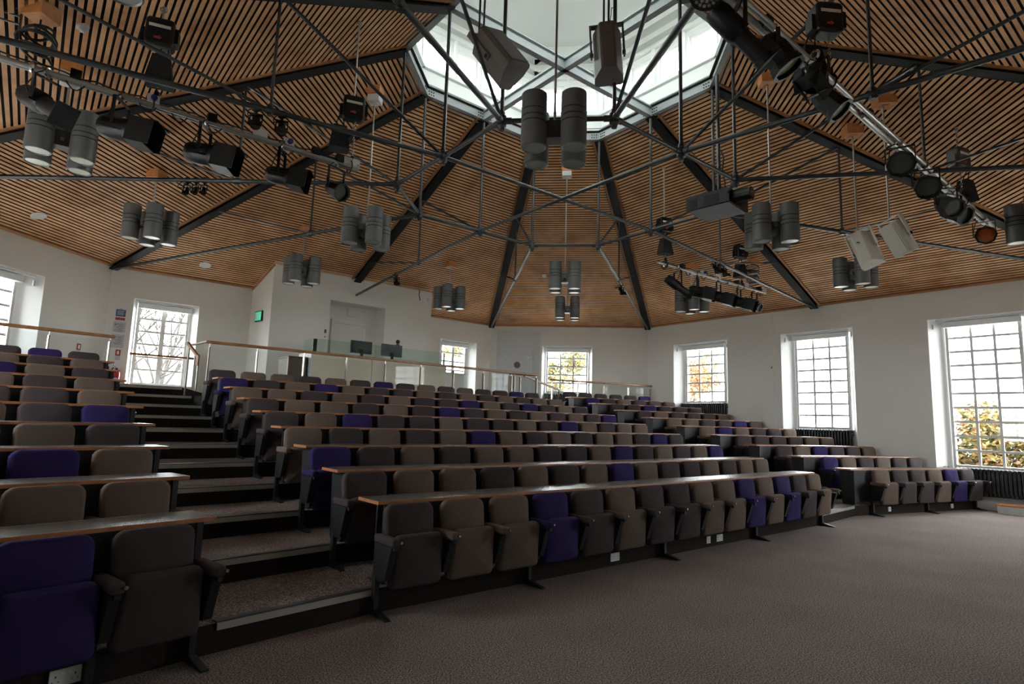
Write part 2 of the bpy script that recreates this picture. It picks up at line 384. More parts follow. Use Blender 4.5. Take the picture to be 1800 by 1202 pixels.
for k in range(1, 12):
    j = k-1; z0, z1 = (k-1)*RISE, k*RISE
    sl, sm, sr = SL+j*GO+FR, SM+j*GO+FR, SR+j*GO+FR
    al, onsw = left_end(sl); ar, onne = right_end(sr)
    pl = [P(NLv, DLv, sl, al), P(NLv, DLv, sl, LEND(j)+0.01)]
    if k <= 8: pm = [P(NMv, DMv, sm, MLEFT(j)), P(NMv, DMv, sm, MRIGHT(j))]
    else:
        sp = SM+8*GO+0.03
        pm = [P(NMv, DMv, sp, MLEFT(8)), P(NMv, DMv, sp, MRIGHT(8))]
        if k > 9: pm = [P(NMv, DMv, sm, MLEFT(8))]+pm+[P(NMv, DMv, SM+9*GO+FR, MRIGHT(8))]
    NOSE.append((k, pl[1], pm[0], pm[-1]))
    if k <= 10:
        pr = [P(NRv, DRv, sr, RLEFT(min(j, 9))-0.01), P(NRv, DRv, sr, ar)]
        if k <= 9: NOSE[-1] += (pr[0],)
        pts = pl+pm+pr+([EV[5]] if onne else [])+[EV[4], EV[2]]+([EV[1]] if onsw else [])
    else:
        c = P(NMv, DMv, sm, MLEFT(8)); wn = Vector((-1, 1, 0))/S2
        pts = pl+[c, EV[2]+Vector((1, 1, 0))/S2*2.15, EV[2]]
    b = MB(); poly = [(p.x, p.y) for p in pts]; n = len(poly)
    b.v = [(x, y, z) for z in (z0, z1) for x, y in poly]
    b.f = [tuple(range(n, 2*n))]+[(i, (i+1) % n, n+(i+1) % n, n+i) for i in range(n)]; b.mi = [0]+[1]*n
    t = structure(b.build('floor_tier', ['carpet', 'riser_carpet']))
    for p, q in ((NOSE[-1][1], NOSE[-1][2]),)+(((NOSE[-1][3], NOSE[-1][4]),) if len(NOSE[-1]) > 4 else ()):
        p, q = p+Vector((0, 0, z1)), q+Vector((0, 0, z1)); dd = (q-p).normalized(); nn = Vector((-dd.y, dd.x, 0))
        p, q = p+dd*0.03, q-dd*0.03
        MB().beam(p-nn*0.004, q-nn*0.004, 0.012, 0.045, off=-0.0235).build('nosing_edge', 'nosing_metal', t)
        MB().beam(p+nn*0.03, q+nn*0.03, 0.06, 0.008, off=0.003).build('nosing_tread', 'nosing_dark', t)

# ------------------------------------------------------------------ slatted ceiling
SEQ = list(range(1, 13)); FAC = [(k, k % 12+1) for k in SEQ]
b = MB(); OUT = octo(EA+0.6, EB+0.6*0.4142, ZE)
for i, j in FAC:
    up = Vector((0, 0, 0.045)); dl = (ZR-ZE)/(EA-RA)*0.6
    b.add([OUT[i]+up-Vector((0, 0, dl)), OUT[j]+up-Vector((0, 0, dl)), V[j]+up, V[i]+up], [(0, 1, 2, 3)])
ceiling = structure(b.build('ceiling', 'ceiling_black'))
def view_xy(p):
    d = p-CAM; z = d.dot(_f); return (900+1046.97*d.dot(_r2)/z, 601-1046.97*d.dot(_u2)/z, z) if z > 0.1 else (0, -9e9, z)
PITCHS = 0.0885; SLATS = []
for i, j in FAC:
    e = (EV[j]-EV[i]); e.normalize(); mid0, mid1 = (EV[i]+EV[j])/2, (V[i]+V[j])/2
    n0 = (EV[j]-EV[i]).cross(V[i]-EV[i]).normalized()
    if n0.z > 0: n0 = -n0
    up = n0.cross(e); 
    if up.z < 0: up = -up
    h = (V[i]-EV[i]).dot(up); nk = int((h-0.08)/PITCHS)
    for q in range(nk):
        t = (0.14+q*PITCHS)/h; a, c = EV[i].lerp(V[i], t), EV[j].lerp(V[j], t)
        a, c = a+e*0.185, c-e*0.185; L = (c-a).length
        if (c-a).dot(e) < 0.05: continue
        m = (a+c)/2+n0*0.004
        x, y, z = view_xy(m); xs = [view_xy(a), view_xy(c)]
        vis = z > 0.1 and any(-60 < v[0] < 1860 and -60 < v[1] < 700 for v in (xs[0], xs[1], (x, y, z)))
        SLATS.append((L/max(z, .5)**2 if vis else 0, m, e, up, n0, L))
    for a, c, s in ((EV[i], V[i], 1), (EV[j], V[j], -1)):      # border boards beside the ribs, and along the eaves
        MB().beam(a+e*s*0.145, c+e*s*0.145, 0.055, 0.035, up=-n0, off=-0.012).build('border_board', 'trim_wood', ceiling)
    MB().beam(EV[i]+up*0.045+e*.1, EV[j]+up*0.045-e*.1, 0.085, 0.035, up=-n0, off=-0.012).build('eaves_board', 'trim_wood', ceiling)
SLATS.sort(key=lambda q: -q[0])
unit = MB().box(-.5, .5, -.5, .5, -.5, .5).mesh('slat', 'slat_wood')
rest = MB()
for k, (sc, m, e, up, n0, L) in enumerate(SLATS):
    M = Matrix(((e.x*L, up.x*0.053, n0.x*0.005, m.x), (e.y*L, up.y*0.053, n0.y*0.005, m.y), (e.z*L, up.z*0.053, n0.z*0.005, m.z), (0, 0, 0, 1)))
    if k < 300:
        o = bpy.data.objects.new('slat', unit); COL.objects.link(o); o.parent = ceiling; o.matrix_world = M
    else: rest.box(-.5, .5, -.5, .5, -.5, .5, M)
tag(rest.build('slat_field', 'slat_wood', ceiling), kind='stuff')

# ------------------------------------------------------------------ roof lantern
LA, LB = RA+0.12, RB+0.12*0.4142; LW = octo(LA, LB, 0); ZLT = 9.95
for nm, i, j in (('west', 1, 2), ('northwest', 2, 4), ('north', 4, 5), ('northeast', 5, 7), ('east', 7, 8), ('southeast', 8, 10), ('south', 10, 11), ('southwest', 11, 1)):
    L = (LW[j]-LW[i]).length; n = 4 if L > 2 else 2; ops = []
    for q in range(n):
        c = L*(q+0.5)/n; hw = L/n/2-0.09
        ops.append(dict(s=(c-hw, c+hw), z=(8.50, 9.12), grid=(1, 1), sp=0.0, fr=0.05, gm='lantern_glass'))
    wall('wall_lantern_'+nm, LW[i], LW[j], ZR-0.07, ZLT, ops, thick=0.22, m='lantern_white', zout=0.1)
    u = (LW[j]-LW[i]).normalized(); ui = Vector((u.y, -u.x, 0))
    b = MB()
    for z, dep, hh in ((8.40, 0.07, 0.06), (9.26, 0.09, 0.05), (9.42, 0.16, 0.05), (8.10, 0.03, 0.05), (9.80, 0.22, 0.30)):
        b.beam(LW[i]+Vector((0, 0, z))+ui*dep/2, LW[j]+Vector((0, 0, z))+ui*dep/2, dep, hh)
    for q in range(n+1):
        c = LW[i]+u*(L*q/n); b.beam(c+ui*.02+Vector((0, 0, 8.42)), c+ui*.02+Vector((0, 0, 9.26)), 0.10, 0.05, up=u)
    structure(b.build('trim_lantern_'+nm, 'lantern_white'))
TOP = octo(LA+0.25, LB+0.1, ZLT)
structure(MB().add([TOP[k] for k in (1, 2, 4, 5, 7, 8, 10, 11)], [tuple(range(8))]).build('ceiling_lantern', 'lantern_white'))

# ------------------------------------------------------------------ steel roof frame
truss = thing('roof_truss', (CX, CY, ZL), 'black and grey steel roof frame of ribs, ring and tie rods under the slatted ceiling', 'roof truss')
for k in SEQ:
    b = MB(); a, c = EV[k]-Vector((0, 0, 0.01)), V[k]
    b.beam(a, c, 0.20, 0.022, off=-0.075).beam(a, c, 0.035, 0.10, off=-0.03).beam(a, c, 0.23, 0.03, off=0.025)
    b.build('rib', 'rib_black', truss)
    b = MB(); kk = k % 12+1; p, q = V[k], V[kk]
    b.beam(p, q, 0.025, 0.17, off=0.055).beam(p, q, 0.10, 0.02, off=-0.03); b.m = 1; b.beam(p, q, 0.13, 0.022, off=0.15)
    d = (q-p).normalized()
    for o, s in ((p, 1), (q, -1)):
        for mm in (0.06, 0.11, 0.16):
            for zz in (0.02, 0.08): b.tube(o+d*s*mm+Vector((0, 0, zz))-Vector((d.y, -d.x, 0))*0.03, o+d*s*mm+Vector((0, 0, zz))+Vector((d.y, -d.x, 0))*0.03, 0.011, 6)
    b.build('ring_beam', ['ring_steel', 'rib_black'], truss)
for p, q in ((12, 6), (3, 9)):
    b = MB(); b.beam(V[p], V[q], 0.11, 0.022, off=-0.05).beam(V[p], V[q], 0.02, 0.18, off=0.04).beam(V[p], V[q], 0.11, 0.022, off=0.14)
    b.build('cross_beam', 'ring_steel', truss)
for k in SEQ:
    kk = k % 12+1; corner = k not in (3, 6, 9, 12); fs = 0.308 if corner else 0.352
    MB().tube(N[k], N[kk], 0.032, 10).build('ring_tie', 'tie_steel', truss, smooth=40)
    E0 = EV[k]-Vector((0, 0, 0.06))
    MB().tube(N[k], E0, 0.034, 10).build('tie_rod', 'tie_steel', truss, smooth=40)
    MB().tube(V[k]-Vector((0, 0, .05)), N[k], 0.026, 8).build('hanger', 'tie_steel', truss, smooth=40)
    Sx = N[k].lerp(E0, fs); hx = (Vector((Sx.x, Sx.y, 0))-Vector((V[k].x, V[k].y, 0))).length/(Vector((EV[k].x, EV[k].y, 0))-Vector((V[k].x, V[k].y, 0))).length
    Q = V[k].lerp(EV[k], hx)-Vector((0, 0, .06)); Q2 = V[k].lerp(EV[k], hx*2)-Vector((0, 0, .08))
    MB().tube(Q, Sx, 0.020, 8).build('hanger', 'tie_steel', truss, smooth=40)
    MB().tube(Q, N[k], 0.024, 8).build('strut', 'tie_steel', truss, smooth=40)
    MB().tube(Sx, Q2, 0.020, 8).build('strut', 'tie_steel', truss, smooth=40)
    b = MB(); M = Matrix.Translation(N[k])
    b.lathe([(0.0, -0.13), (0.035, -0.13), (0.04, -0.09), (0.062, -0.07), (0.062, 0.06), (0.04, 0.08), (0.04, 0.12), (0.0, 0.12)], 12, M)
    for nb in (N[kk], N[(k-2) % 12+1], E0): b.tube(N[k], N[k]+(nb-N[k]).normalized()*0.13, 0.042, 10)
    b.build('node', 'tie_steel', truss, smooth=40)
    b = MB(); b.tube(Sx-Vector((0, 0, .06)), Sx+Vector((0, 0, .07)), 0.038, 8)
    dd = (E0-N[k]).normalized(); b.tube(Sx-dd*.06, Sx+dd*.06, 0.046, 8); b.build('clamp', 'tie_steel', truss, smooth=40)
for p, q in ((12, 6), (9, 3)): MB().tube(N[p], N[q], 0.030, 10).build('cross_tie', 'tie_steel', truss, smooth=40)

# ------------------------------------------------------------------ tip-up seats
Rx = lambda a: Matrix.Rotation(math.radians(a), 4, 'X')
T = lambda x, y, z: Matrix.Translation(Vector((x, y, z)))
SEAT = {}
for key, fab in (('taupe', 'fabric_taupe'), ('mauve', 'fabric_mauve'), ('purple', 'fabric_purple')):
    SEAT[key] = dict(
        backrest=MB().pad(0.455, 0.46, 0.085, 0.075, 0.028, T(0, -0.105, 0.615) @ Rx(-7), taper=0.04, bulge=0.006).mesh('backrest', fab, 50),
        seat_cushion=MB().pad(0.435, 0.415, 0.095, 0.05, 0.032, T(0, -0.245, 0.415) @ Rx(6), taper=-0.10, bulge=0.008).mesh('seat_cushion', fab, 50),
        armrest=MB().pad(0.070, 0.32, 0.062, 0.02, 0.014, T(-0.271, -0.235, 0.590) @ Rx(90)).mesh('armrest', fab, 50),
        armrest_end=MB().pad(0.070, 0.32, 0.062, 0.02, 0.014, T(0.271, -0.235, 0.590) @ Rx(90)).mesh('armrest', fab, 50))
def support(x):
    b = MB(); M = Matrix(((0, 0, 1, x), (1, 0, 0, 0), (0, 1, 0, 0), (0, 0, 0, 1)))
    b.prism([(-0.36, 0.555), (-0.10, 0.555), (-0.08, 0.33), (-0.16, 0.27), (-0.27, 0.29)], -0.028, 0.028, M)
    b.box(x-0.016, x+0.016, -0.395, -0.36, 0.535, 0.56)
    return b
ARM_L = support(-0.271).mesh('arm_bracket', 'black_panel'); ARM_R = support(0.271).mesh('arm_bracket', 'black_panel')
BOLT = [MB().tube((x+0.034, -0.385, 0.592), (x+0.034, -0.405, 0.592), 0.011, 8).mesh('bolt', 'chrome') for x in (-0.271, 0.271)]
BEAM = MB().box(-0.235, 0.235, -0.10, -0.055, 0.30, 0.35).box(-0.22, 0.22, -0.075, -0.05, 0.40, 0.80).box(-0.17, 0.17, -0.20, -0.10, 0.30, 0.33).mesh('back_shell', 'black_panel')
def legm(x):
    b = MB(); b.box(x-0.02, x+0.02, -0.115, -0.06, 0.02, 0.33)
    b.prism([(-0.13, 0.0), (-0.13, 0.05), (-0.20, 0.03), (-0.31, 0.012), (-0.31, 0.0)], x-0.022, x+0.022, Matrix(((0, 0, 1, 0), (1, 0, 0, 0), (0, 1, 0, 0), (0, 0, 0, 1))))
    b.prism([(-0.13, 0.0), (-0.13, 0.05), (-0.06, 0.02), (-0.055, 0.0)], x-0.022, x+0.022, Matrix(((0, 0, 1, 0), (1, 0, 0, 0), (0, 1, 0, 0), (0, 0, 0, 1))))
    return b.mesh('leg', 'black_metal')
LEG_L, LEG_R = legm(-0.271), legm(0.271)
CN = dict(A='taupe', B='mauve', C='purple')
CW = dict(A='taupe brown', B='dark mauve grey', C='purple blue')
BLK = dict(L='fire extinguisher side block', M='long middle block', R='radiator side block')
def seat(n, d, t, s, al, z, c, blk, row, leg, end, pos):
    p = P(n, d, s, al, z)
    o = thing('theatre_seat', p, '%s tip-up seat, %s from the aisle, %s row, %s' % (CW[c], ORD[pos], ORD[row], BLK[blk]), 'seat', 'tip-up seats in row %s of the %s' % (ORD[row], BLK[blk]), math.pi/2-t)
    S = SEAT[CN[c]]
    for nm in ('backrest', 'seat_cushion', 'armrest'): link(nm, S[nm], o, True)
    link('arm_bracket', ARM_L, o, True); link('back_shell', BEAM, o, True)
    if row < 6: link('bolt', BOLT[0], o, True)
    if leg: link('leg', LEG_L, o, True)
    if end:
        link('armrest', S['armrest_end'], o, True); link('arm_bracket', ARM_R, o, True); link('leg', LEG_R, o, True)
        if row < 6: link('bolt', BOLT[1], o, True)
MROWS = ['BAACBABBAACACBA', 'BAABABACABBABAA', 'CBABAABBACBABAC', 'ABABACABABAABCB', 'BACBBABBABCABAA', 'BAABABCBABABABC', 'AABABABBCABCBAB', 'CBACABBABABABAA', 'BAABABCBABABBCB']
RROWS = ['ABBACB', 'CABABB', 'BACBBA', 'BBBBAA', 'ACABBA', 'AABBCB', 'BABBBA', 'BBCBBB', 'CBABBB', 'BBBBBC']
LROWS = ['BCABA', 'AABAB', 'ACABA', 'BABAC', 'CBABA', 'ABBAB', 'ABABA', 'BACAB', 'ABAAB', 'BCBAB']      # counted from the aisle
PW = 0.5425
for row, cs in enumerate(MROWS):
    for i, c in enumerate(cs): seat(NMv, DMv, TM, SM+row*GO, MLEFT(row)+0.24+i*PW, row*RISE, c, 'M', row, i in (0, 3, 7, 11), i == 14, i)
for row, cs in enumerate(RROWS):
    for i, c in enumerate(cs): seat(NRv, DRv, TR, SR+row*GO, RLEFT(row)+0.72+i*0.562-0.008*row, row*RISE, c, 'R', row, i in (0, 3), i == 5, i)
for row, cs in enumerate(LROWS):
    for i, c in enumerate(cs): seat(NLv, DLv, TL, SL+row*GO, LEND(row)-0.40-i*0.54, row*RISE, c, 'L', row, i in (0, 3), i == 0, i)

# ------------------------------------------------------------------ long desks behind each row
def desk(n, d, t, s, a0, a1, zf, lab, grp, solid0, solid1):
    p = P(n, d, s, a0, zf); L = a1-a0; h = DH
    o = thing('lecture_desk', p, lab, 'desk', grp, math.pi/2-t)
    def lp(nm, b, m): return link(nm, b.mesh(nm, m), o, True)
    top = lp('desktop', MB().box(0.006, L-0.006, 0.006, 0.36, h-0.026, h), 'desk_laminate')
    link('edge_strip', MB().box(0, L, 0, 0.006, h-0.026, h).box(0, 0.006, 0.006, 0.36, h-0.026, h).box(L-0.006, L, 0.006, 0.36, h-0.026, h).box(0, L, 0.36, 0.366, h-0.026, h).mesh('edge_strip', 'desk_edge'), top, True)
    lp('modesty_panel', MB().box(0.10, L-0.10, 0.015, 0.035, 0.06, h-0.026), 'black_panel')
    for x, solid, sg in ((0.10, solid0, 1), (L-0.10, solid1, -1)):
        if solid: lp('end_panel', MB().prism([(0.0, h-0.026), (0.30, h-0.026), (0.26, 0.02), (0.0, 0.02)], -0.02, 0.02, Matrix(((0, 0, 1, x), (1, 0, 0, 0), (0, 1, 0, 0), (0, 0, 0, 1)))).box(x-0.024, x+0.024, 0.02, 0.24, 0.0, 0.02), 'black_panel')
        else:
            lp('leg_frame', MB().box(x-0.018, x+0.018, 0.03, 0.065, 0.01, h-0.026).box(x-0.012, x+0.012, 0.17, 0.195, 0.01, h-0.026).box(x-0.018, x+0.018, 0.02, 0.26, 0, 0.014).box(x-0.015, x+0.015, 0.03, 0.19, 0.30, 0.33), 'black_metal')
    k = 4
    while k*PW < L-0.6:
        lp('bracket', MB().prism([(0.03, h-0.026), (0.28, h-0.026), (0.06, h-0.22), (0.03, h-0.22)], -0.01, 0.01, Matrix(((0, 0, 1, k*PW), (1, 0, 0, 0), (0, 1, 0, 0), (0, 0, 0, 1)))), 'black_panel'); k += 4
for j in range(8): desk(NMv, DMv, TM, SM+j*GO, MLEFT(j), MRIGHT(j), (j+1)*RISE, 'long wood-edged desk behind the %s seat row of the long middle block' % ORD[j], 'desks of the middle block', j in (1, 2, 5, 6, 7), j % 2 == 0)
for j in range(9): desk(NRv, DRv, TR, SR+j*GO, RLEFT(j), min(RRIGHT(j)-0.02, right_end(SR+j*GO+0.36)[0]-0.04), (j+1)*RISE, 'short wood-edged desk behind the %s seat row of the block along the radiators' % ORD[j], 'desks of the radiator side block', True, True)
for j in range(9): desk(NLv, DLv, TL, SL+j*GO, LEND(j)-2.95, LEND(j), (j+1)*RISE, 'wood-edged desk behind the %s seat row of the block by the fire extinguishers' % ORD[j], 'desks of the extinguisher side block', True, True)

# ------------------------------------------------------------------ power sockets on the first riser
def socket(n, d, t, s, al, double, lab):
    o = thing('power_socket', P(n, d, s+FR-0.008, al, 0.05), lab, 'socket', 'white power sockets on the first riser', math.pi/2-t); w = 0.073 if double else 0.043
    link('plate', MB().box(-w, w, -0.006, 0.006, 0, 0.086).mesh('plate', 'plastic_white'), o, True)
    h = MB(); sw = MB()
    for x in ((-0.045, 0.045) if double else (0.0,)):
        h.box(x-0.004, x+0.004, -0.0075, -0.005, 0.045, 0.058); h.box(x-0.017, x-0.011, -0.0075, -0.005, 0.022, 0.028); h.box(x+0.011, x+0.017, -0.0075, -0.005, 0.022, 0.028)
        sw.box(x*0.35-0.009, x*0.35+0.009, -0.010, -0.005, 0.058, 0.076)
    link('pin_holes', h.mesh('pin_holes', 'ink'), o, True); link('switch', sw.mesh('switch', 'sign_white'), o, True)
socket(NLv, DLv, TL, SL, 1.165, True, 'white double power socket below the purple seat nearest the stepped aisle')
socket(NMv, DMv, TM, SM, 5.33, True, 'white double power socket below the front row of the long middle block')
socket(NMv, DMv, TM, SM, 7.20, False, 'small white socket plate below the front middle row, beside a double socket')
socket(NMv, DMv, TM, SM, 7.47, True, 'white double socket beside a small socket plate below the front middle row')
socket(NRv, DRv, TR, SR, 11.72, False, 'white socket plate below the first seat of the front row along the radiators')
socket(NRv, DRv, TR, SR, 13.75, False, 'white socket plate below the purple seat of the front row along the radiators')

# ------------------------------------------------------------------ projecting booth with its recessed door
_, BP, BU, BN = wall_NW            # BP(s along wall, z, d outward)
D0, DR = -1.148, -0.62; ZB = 1.85
b = MB()
def q4(b, *p): b.add(list(p), [(0, 1, 2, 3)])
def cell(b, s0, s1, z0, z1, d): q4(b, BP(s0, z0, d), BP(s1, z0, d), BP(s1, z1, d), BP(s0, z1, d))
zt = ZE+1.148*0.4187+0.06
for s0, s1, z0, z1 in ((3.3, 4.83, 0, zt), (4.83, 6.44, 4.655, zt), (6.44, 7.95, 0, zt)): cell(b, s0, s1, z0, z1, D0)
q4(b, BP(3.13, 0, 0), BP(3.3, 0, D0), BP(3.3, zt, D0), BP(3.13, ZE+.06, 0))
q4(b, BP(7.95, 0, 0), BP(7.95, 0, D0), BP(7.95, zt, D0), BP(7.95, ZE+.06, 0))
cell(b, 4.83, 6.44, 0, 4.655, DR)
q4(b, BP(4.83, 0, D0), BP(4.83, 0, DR), BP(4.83, 4.655, DR), BP(4.83, 4.655, D0)); q4(b, BP(6.44, 0, D0), BP(6.44, 0, DR), BP(6.44, 4.655, DR), BP(6.44, 4.655, D0))
q4(b, BP(4.83, 4.655, D0), BP(6.44, 4.655, D0), BP(6.44, 4.655, DR), BP(4.83, 4.655, DR))
structure(b.build('wall_booth', 'wall_paint'))
def wbox(pt, s0, s1, z0, z1, d0, d1, b=None):
    b = b or MB(); q = [pt(s, z, d) for d in (d0, d1) for z in (z0, z1) for s in (s0, s1)]
    return b.add(q, [(0,1,3,2),(4,6,7,5),(0,4,5,1),(2,3,7,6),(0,2,6,4),(1,5,7,3)])
MB().beam(BP(3.3, ZE+1.148*0.4187-0.03, D0-0.01), BP(3.13, ZE-0.03, -0.0), 0.03, 0.06).build('eaves_board', 'trim_wood', ceiling)
d1 = structure(wbox(BP, 5.20, 6.03, ZB, 4.14, DR-0.03, DR).build('door_1', 'wall_paint'))
bb = MB(); wbox(BP, 5.08, 5.20, ZB, 4.24, DR-0.07, DR, bb); wbox(BP, 6.03, 6.13, ZB, 4.24, DR-0.07, DR, bb); wbox(BP, 5.20, 6.03, 4.14, 4.24, DR-0.07, DR, bb); bb.build('door_frame', 'wall_paint', d1)
wbox(BP, 5.26, 5.30, 2.8, 2.95, DR-0.07, DR-0.03).build('handle', 'chrome', d1)
tag(wbox(BP, 5.52, 5.74, 4.38, 4.60, DR-0.09, DR).build('ventilation_box', 'wall_paint'), 'small off-white box on the wall above the recessed booth door', 'vent box')
o = thing('wall_switch', BP(4.74, 3.70, D0), 'dark switch with a red button beside the recessed booth door', 'switch'); wbox(BP, 4.71, 4.76, 3.74, 3.84, D0-0.015, D0).build('switch_plate', 'ink', o); wbox(BP, 4.72, 4.75, 3.63, 3.66, D0-0.015, D0).build('button', 'sign_red', o)
tag(wbox(BP, 7.80, 7.87, 5.08, 5.17, D0-0.03, D0).build('wall_sensor', 'plastic_white'), 'small square white sensor high on the booth wall corner', 'sensor')
tag(MB().path([BP(7.5, 5.36, D0-0.03), BP(7.48, 5.22, D0-0.04), BP(7.53, 5.05, D0-0.03)], 0.012).build('loose_cable', 'cable_black'), 'short loose black cable hanging at the top of the booth wall', 'cable')
# exit sign on the side of the booth
sd = (BP(3.3, 0, D0)-BP(3.13, 0, 0)); sd.normalize(); sn = Vector((sd.y, -sd.x, 0))
if sn.dot(BU) > 0: sn = -sn
ex = BP(3.22, 3.93, -0.55)
XM = Matrix(((sd.x, sn.x, 0, ex.x), (sd.y, sn.y, 0, ex.y), (0, 0, 1, ex.z), (0, 0, 0, 1)))
o = thing('exit_sign', ex, 'green running-man exit sign on the side wall of the booth', 'exit sign')
MB().box(-0.19, 0.19, 0.0, 0.05, -0.01, 0.26, XM).build('case', 'cast_black', o)
MB().box(-0.165, 0.165, 0.05, 0.056, 0.015, 0.235, XM).build('green_panel', 'sign_green', o)
b = MB(); Y = (0.056, 0.059)
b.box(-0.135, -0.055, *Y, 0.035, 0.205, XM); b.build('doorway_mark', 'sign_white', o)
b = MB(); b.lathe([(0, 0), (0.018, 0)], 10, XM @ T(0.035, 0.0585, 0.19) @ Rx(90)); b.prism([(0.0, 0.11), (0.03, 0.17), (0.055, 0.16), (0.03, 0.10), (0.055, 0.07), (0.045, 0.035), (0.03, 0.035), (0.035, 0.065), (0.0, 0.09), (-0.045, 0.06), (-0.05, 0.075)], 0.056, 0.059, XM @ Matrix(((1,0,0,0),(0,0,1,0),(0,1,0,0),(0,0,0,1)))); b.build('running_man', 'sign_white', o)
MB().prism([(0.085, 0.12), (0.12, 0.16), (0.12, 0.135), (0.155, 0.135), (0.155, 0.105), (0.12, 0.105), (0.12, 0.08)], 0.056, 0.059, XM @ Matrix(((1,0,0,0),(0,0,1,0),(0,1,0,0),(0,0,0,1)))).build('arrow', 'sign_white', o)

# control desk behind the middle block
o = thing('control_desk', BP(5.3, ZB, -3.1), 'beige fronted control desk with a glass screen in front of the booth', 'desk')
F0, F1 = -3.53, -2.75
wbox(BP, 3.57, 4.98, ZB, 2.92, F0, F0+0.03).build('front_panel', 'panel_beige', o); wbox(BP, 5.0, 7.03, ZB, 2.92, F0, F0+0.03).build('front_panel', 'panel_beige', o)
wbox(BP, 3.54, 3.57, ZB, 2.92, F0, F1).build('side_panel', 'door_paint', o); wbox(BP, 7.03, 7.06, ZB, 2.92, F0, F1).build('side_panel', 'panel_beige', o)
wbox(BP, 3.54, 7.06, 2.92, 2.955, F0, F1).build('worktop', 'panel_beige', o)
for s0, s1 in ((3.57, 5.2), (5.21, 7.03)): wbox(BP, s0, s1, 2.955, 3.26, F0+0.01, F0+0.022).build('glass_screen', 'screen_glass', o)
wbox(BP, 3.555, 3.567, 2.955, 3.26, F0+0.02, F1-0.2).build('glass_screen', 'screen_glass', o)
wbox(BP, 3.58, 3.66, 2.955, 3.25, F0+0.03, F0+0.06).build('corner_post', 'screen_black', o); wbox(BP, 6.98, 7.02, 2.955, 3.25, F0+0.03, F0+0.05).build('corner_post', 'panel_brown', o)
o = thing('side_cabinet', BP(3.25, ZB, -3.1), 'brown cabinet with an orange edge at the end of the control desk', 'cabinet')
wbox(BP, 3.10, 3.50, ZB, 2.80, -3.40, -2.75).build('body', 'panel_brown', o); wbox(BP, 3.085, 3.10, ZB, 2.82, -3.42, -3.38).build('edge_strip', 'desk_edge', o); wbox(BP, 3.08, 3.52, 2.80, 2.83, -3.42, -2.73).build('cabinet_top', 'panel_brown', o)
o = thing('white_cabinet', BP(7.6, ZB, -2.6), 'low pale cabinet beside the far window and control desk', 'cabinet')
wbox(BP, 7.15, 8.05, ZB, 2.80, -2.9, -2.3).build('body', 'plastic_white', o); wbox(BP, 7.20, 8.00, ZB+0.05, 2.76, -2.92, -2.9).build('door', 'wall_paint', o); wbox(BP, 7.92, 7.96, 2.35, 2.42, -2.945, -2.92).build('knob', 'chrome', o); wbox(BP, 7.13, 8.07, 2.80, 2.83, -2.94, -2.28).build('cabinet_top', 'panel_beige', o)
for i, (s0, s1, z1, lab) in enumerate(((4.62, 5.16, 3.37, 'wide black monitor behind the glass screen, facing the booth door'), (5.42, 5.98, 3.37, 'black monitor behind the glass screen with a small camera on top'))):
    o = thing('monitor', BP((s0+s1)/2, 2.955, -3.15), lab, 'monitor', 'monitors on the control desk')
    wbox(BP, s0, s1, z1-0.30, z1, -3.13, -3.09).build('screen', 'screen_black', o); wbox(BP, (s0+s1)/2-0.03, (s0+s1)/2+0.03, 2.97, z1-0.2, -3.17, -3.13).build('stand', 'cast_black', o); wbox(BP, (s0+s1)/2-0.12, (s0+s1)/2+0.12, 2.955, 2.975, -3.22, -3.06).build('foot', 'cast_black', o)
o = thing('dome_camera', BP(5.86, 3.37, -3.11), 'small black swivel camera standing on a monitor', 'camera'); c = BP(5.86, 3.37, -3.11)
MB().lathe([(0.05, 0), (0.05, 0.02), (0.02, 0.03)], 12, Matrix.Translation(c)).build('base', 'cast_black', o); MB().lathe([(0, 0.03), (0.04, 0.05), (0.055, 0.09), (0.04, 0.13), (0, 0.145)], 12, Matrix.Translation(c)).build('head', 'cast_black', o, smooth=60)

# ------------------------------------------------------------------ lobby door on the north wall
_, QP, QU, QN = wall_N
d2 = structure(wbox(QP, 0.23, 1.72, 1.8, 4.66, -0.05, 0.0).build('door_2', 'door_paint'))
wbox(QP, 0.50, 1.36, 1.8, 4.12, -0.075, -0.05).build('door_leaf', 'door_paint', d2)
bb = MB(); wbox(QP, 0.40, 0.50, 1.8, 4.22, -0.10, -0.05, bb); wbox(QP, 1.36, 1.46, 1.8, 4.22, -0.10, -0.05, bb); wbox(QP, 0.50, 1.36, 4.12, 4.22, -0.10, -0.05, bb); bb.build('door_frame', 'door_paint', d2)
def disc(pt, s, z, d, r, th, nm, m, par):
    c = pt(s, z, d); nn = (pt(s, z, d+1)-c); M = aim_matrix(c, nn); MB().lathe([(0, 0), (r, 0), (r, -th), (0, -th)], 20, M @ Matrix.Scale(-1, 4, Vector((0, 0, 1)))).build(nm, m, par)
disc(QP, 0.95, 3.50, -0.078, 0.125, 0.02, 'porthole_ring', 'brushed_steel', d2); disc(QP, 0.95, 3.50, -0.10, 0.10, 0.004, 'porthole_glass', 'panel_brown', d2)
disc(QP, 0.62, 2.72, -0.078, 0.085, 0.02, 'lock_plate', 'brushed_steel', d2)
for s in (0.52, 1.30): wbox(QP, s, s+0.06, 3.72, 3.80, -0.12, -0.075).build('door_closer', 'plastic_white', d2)
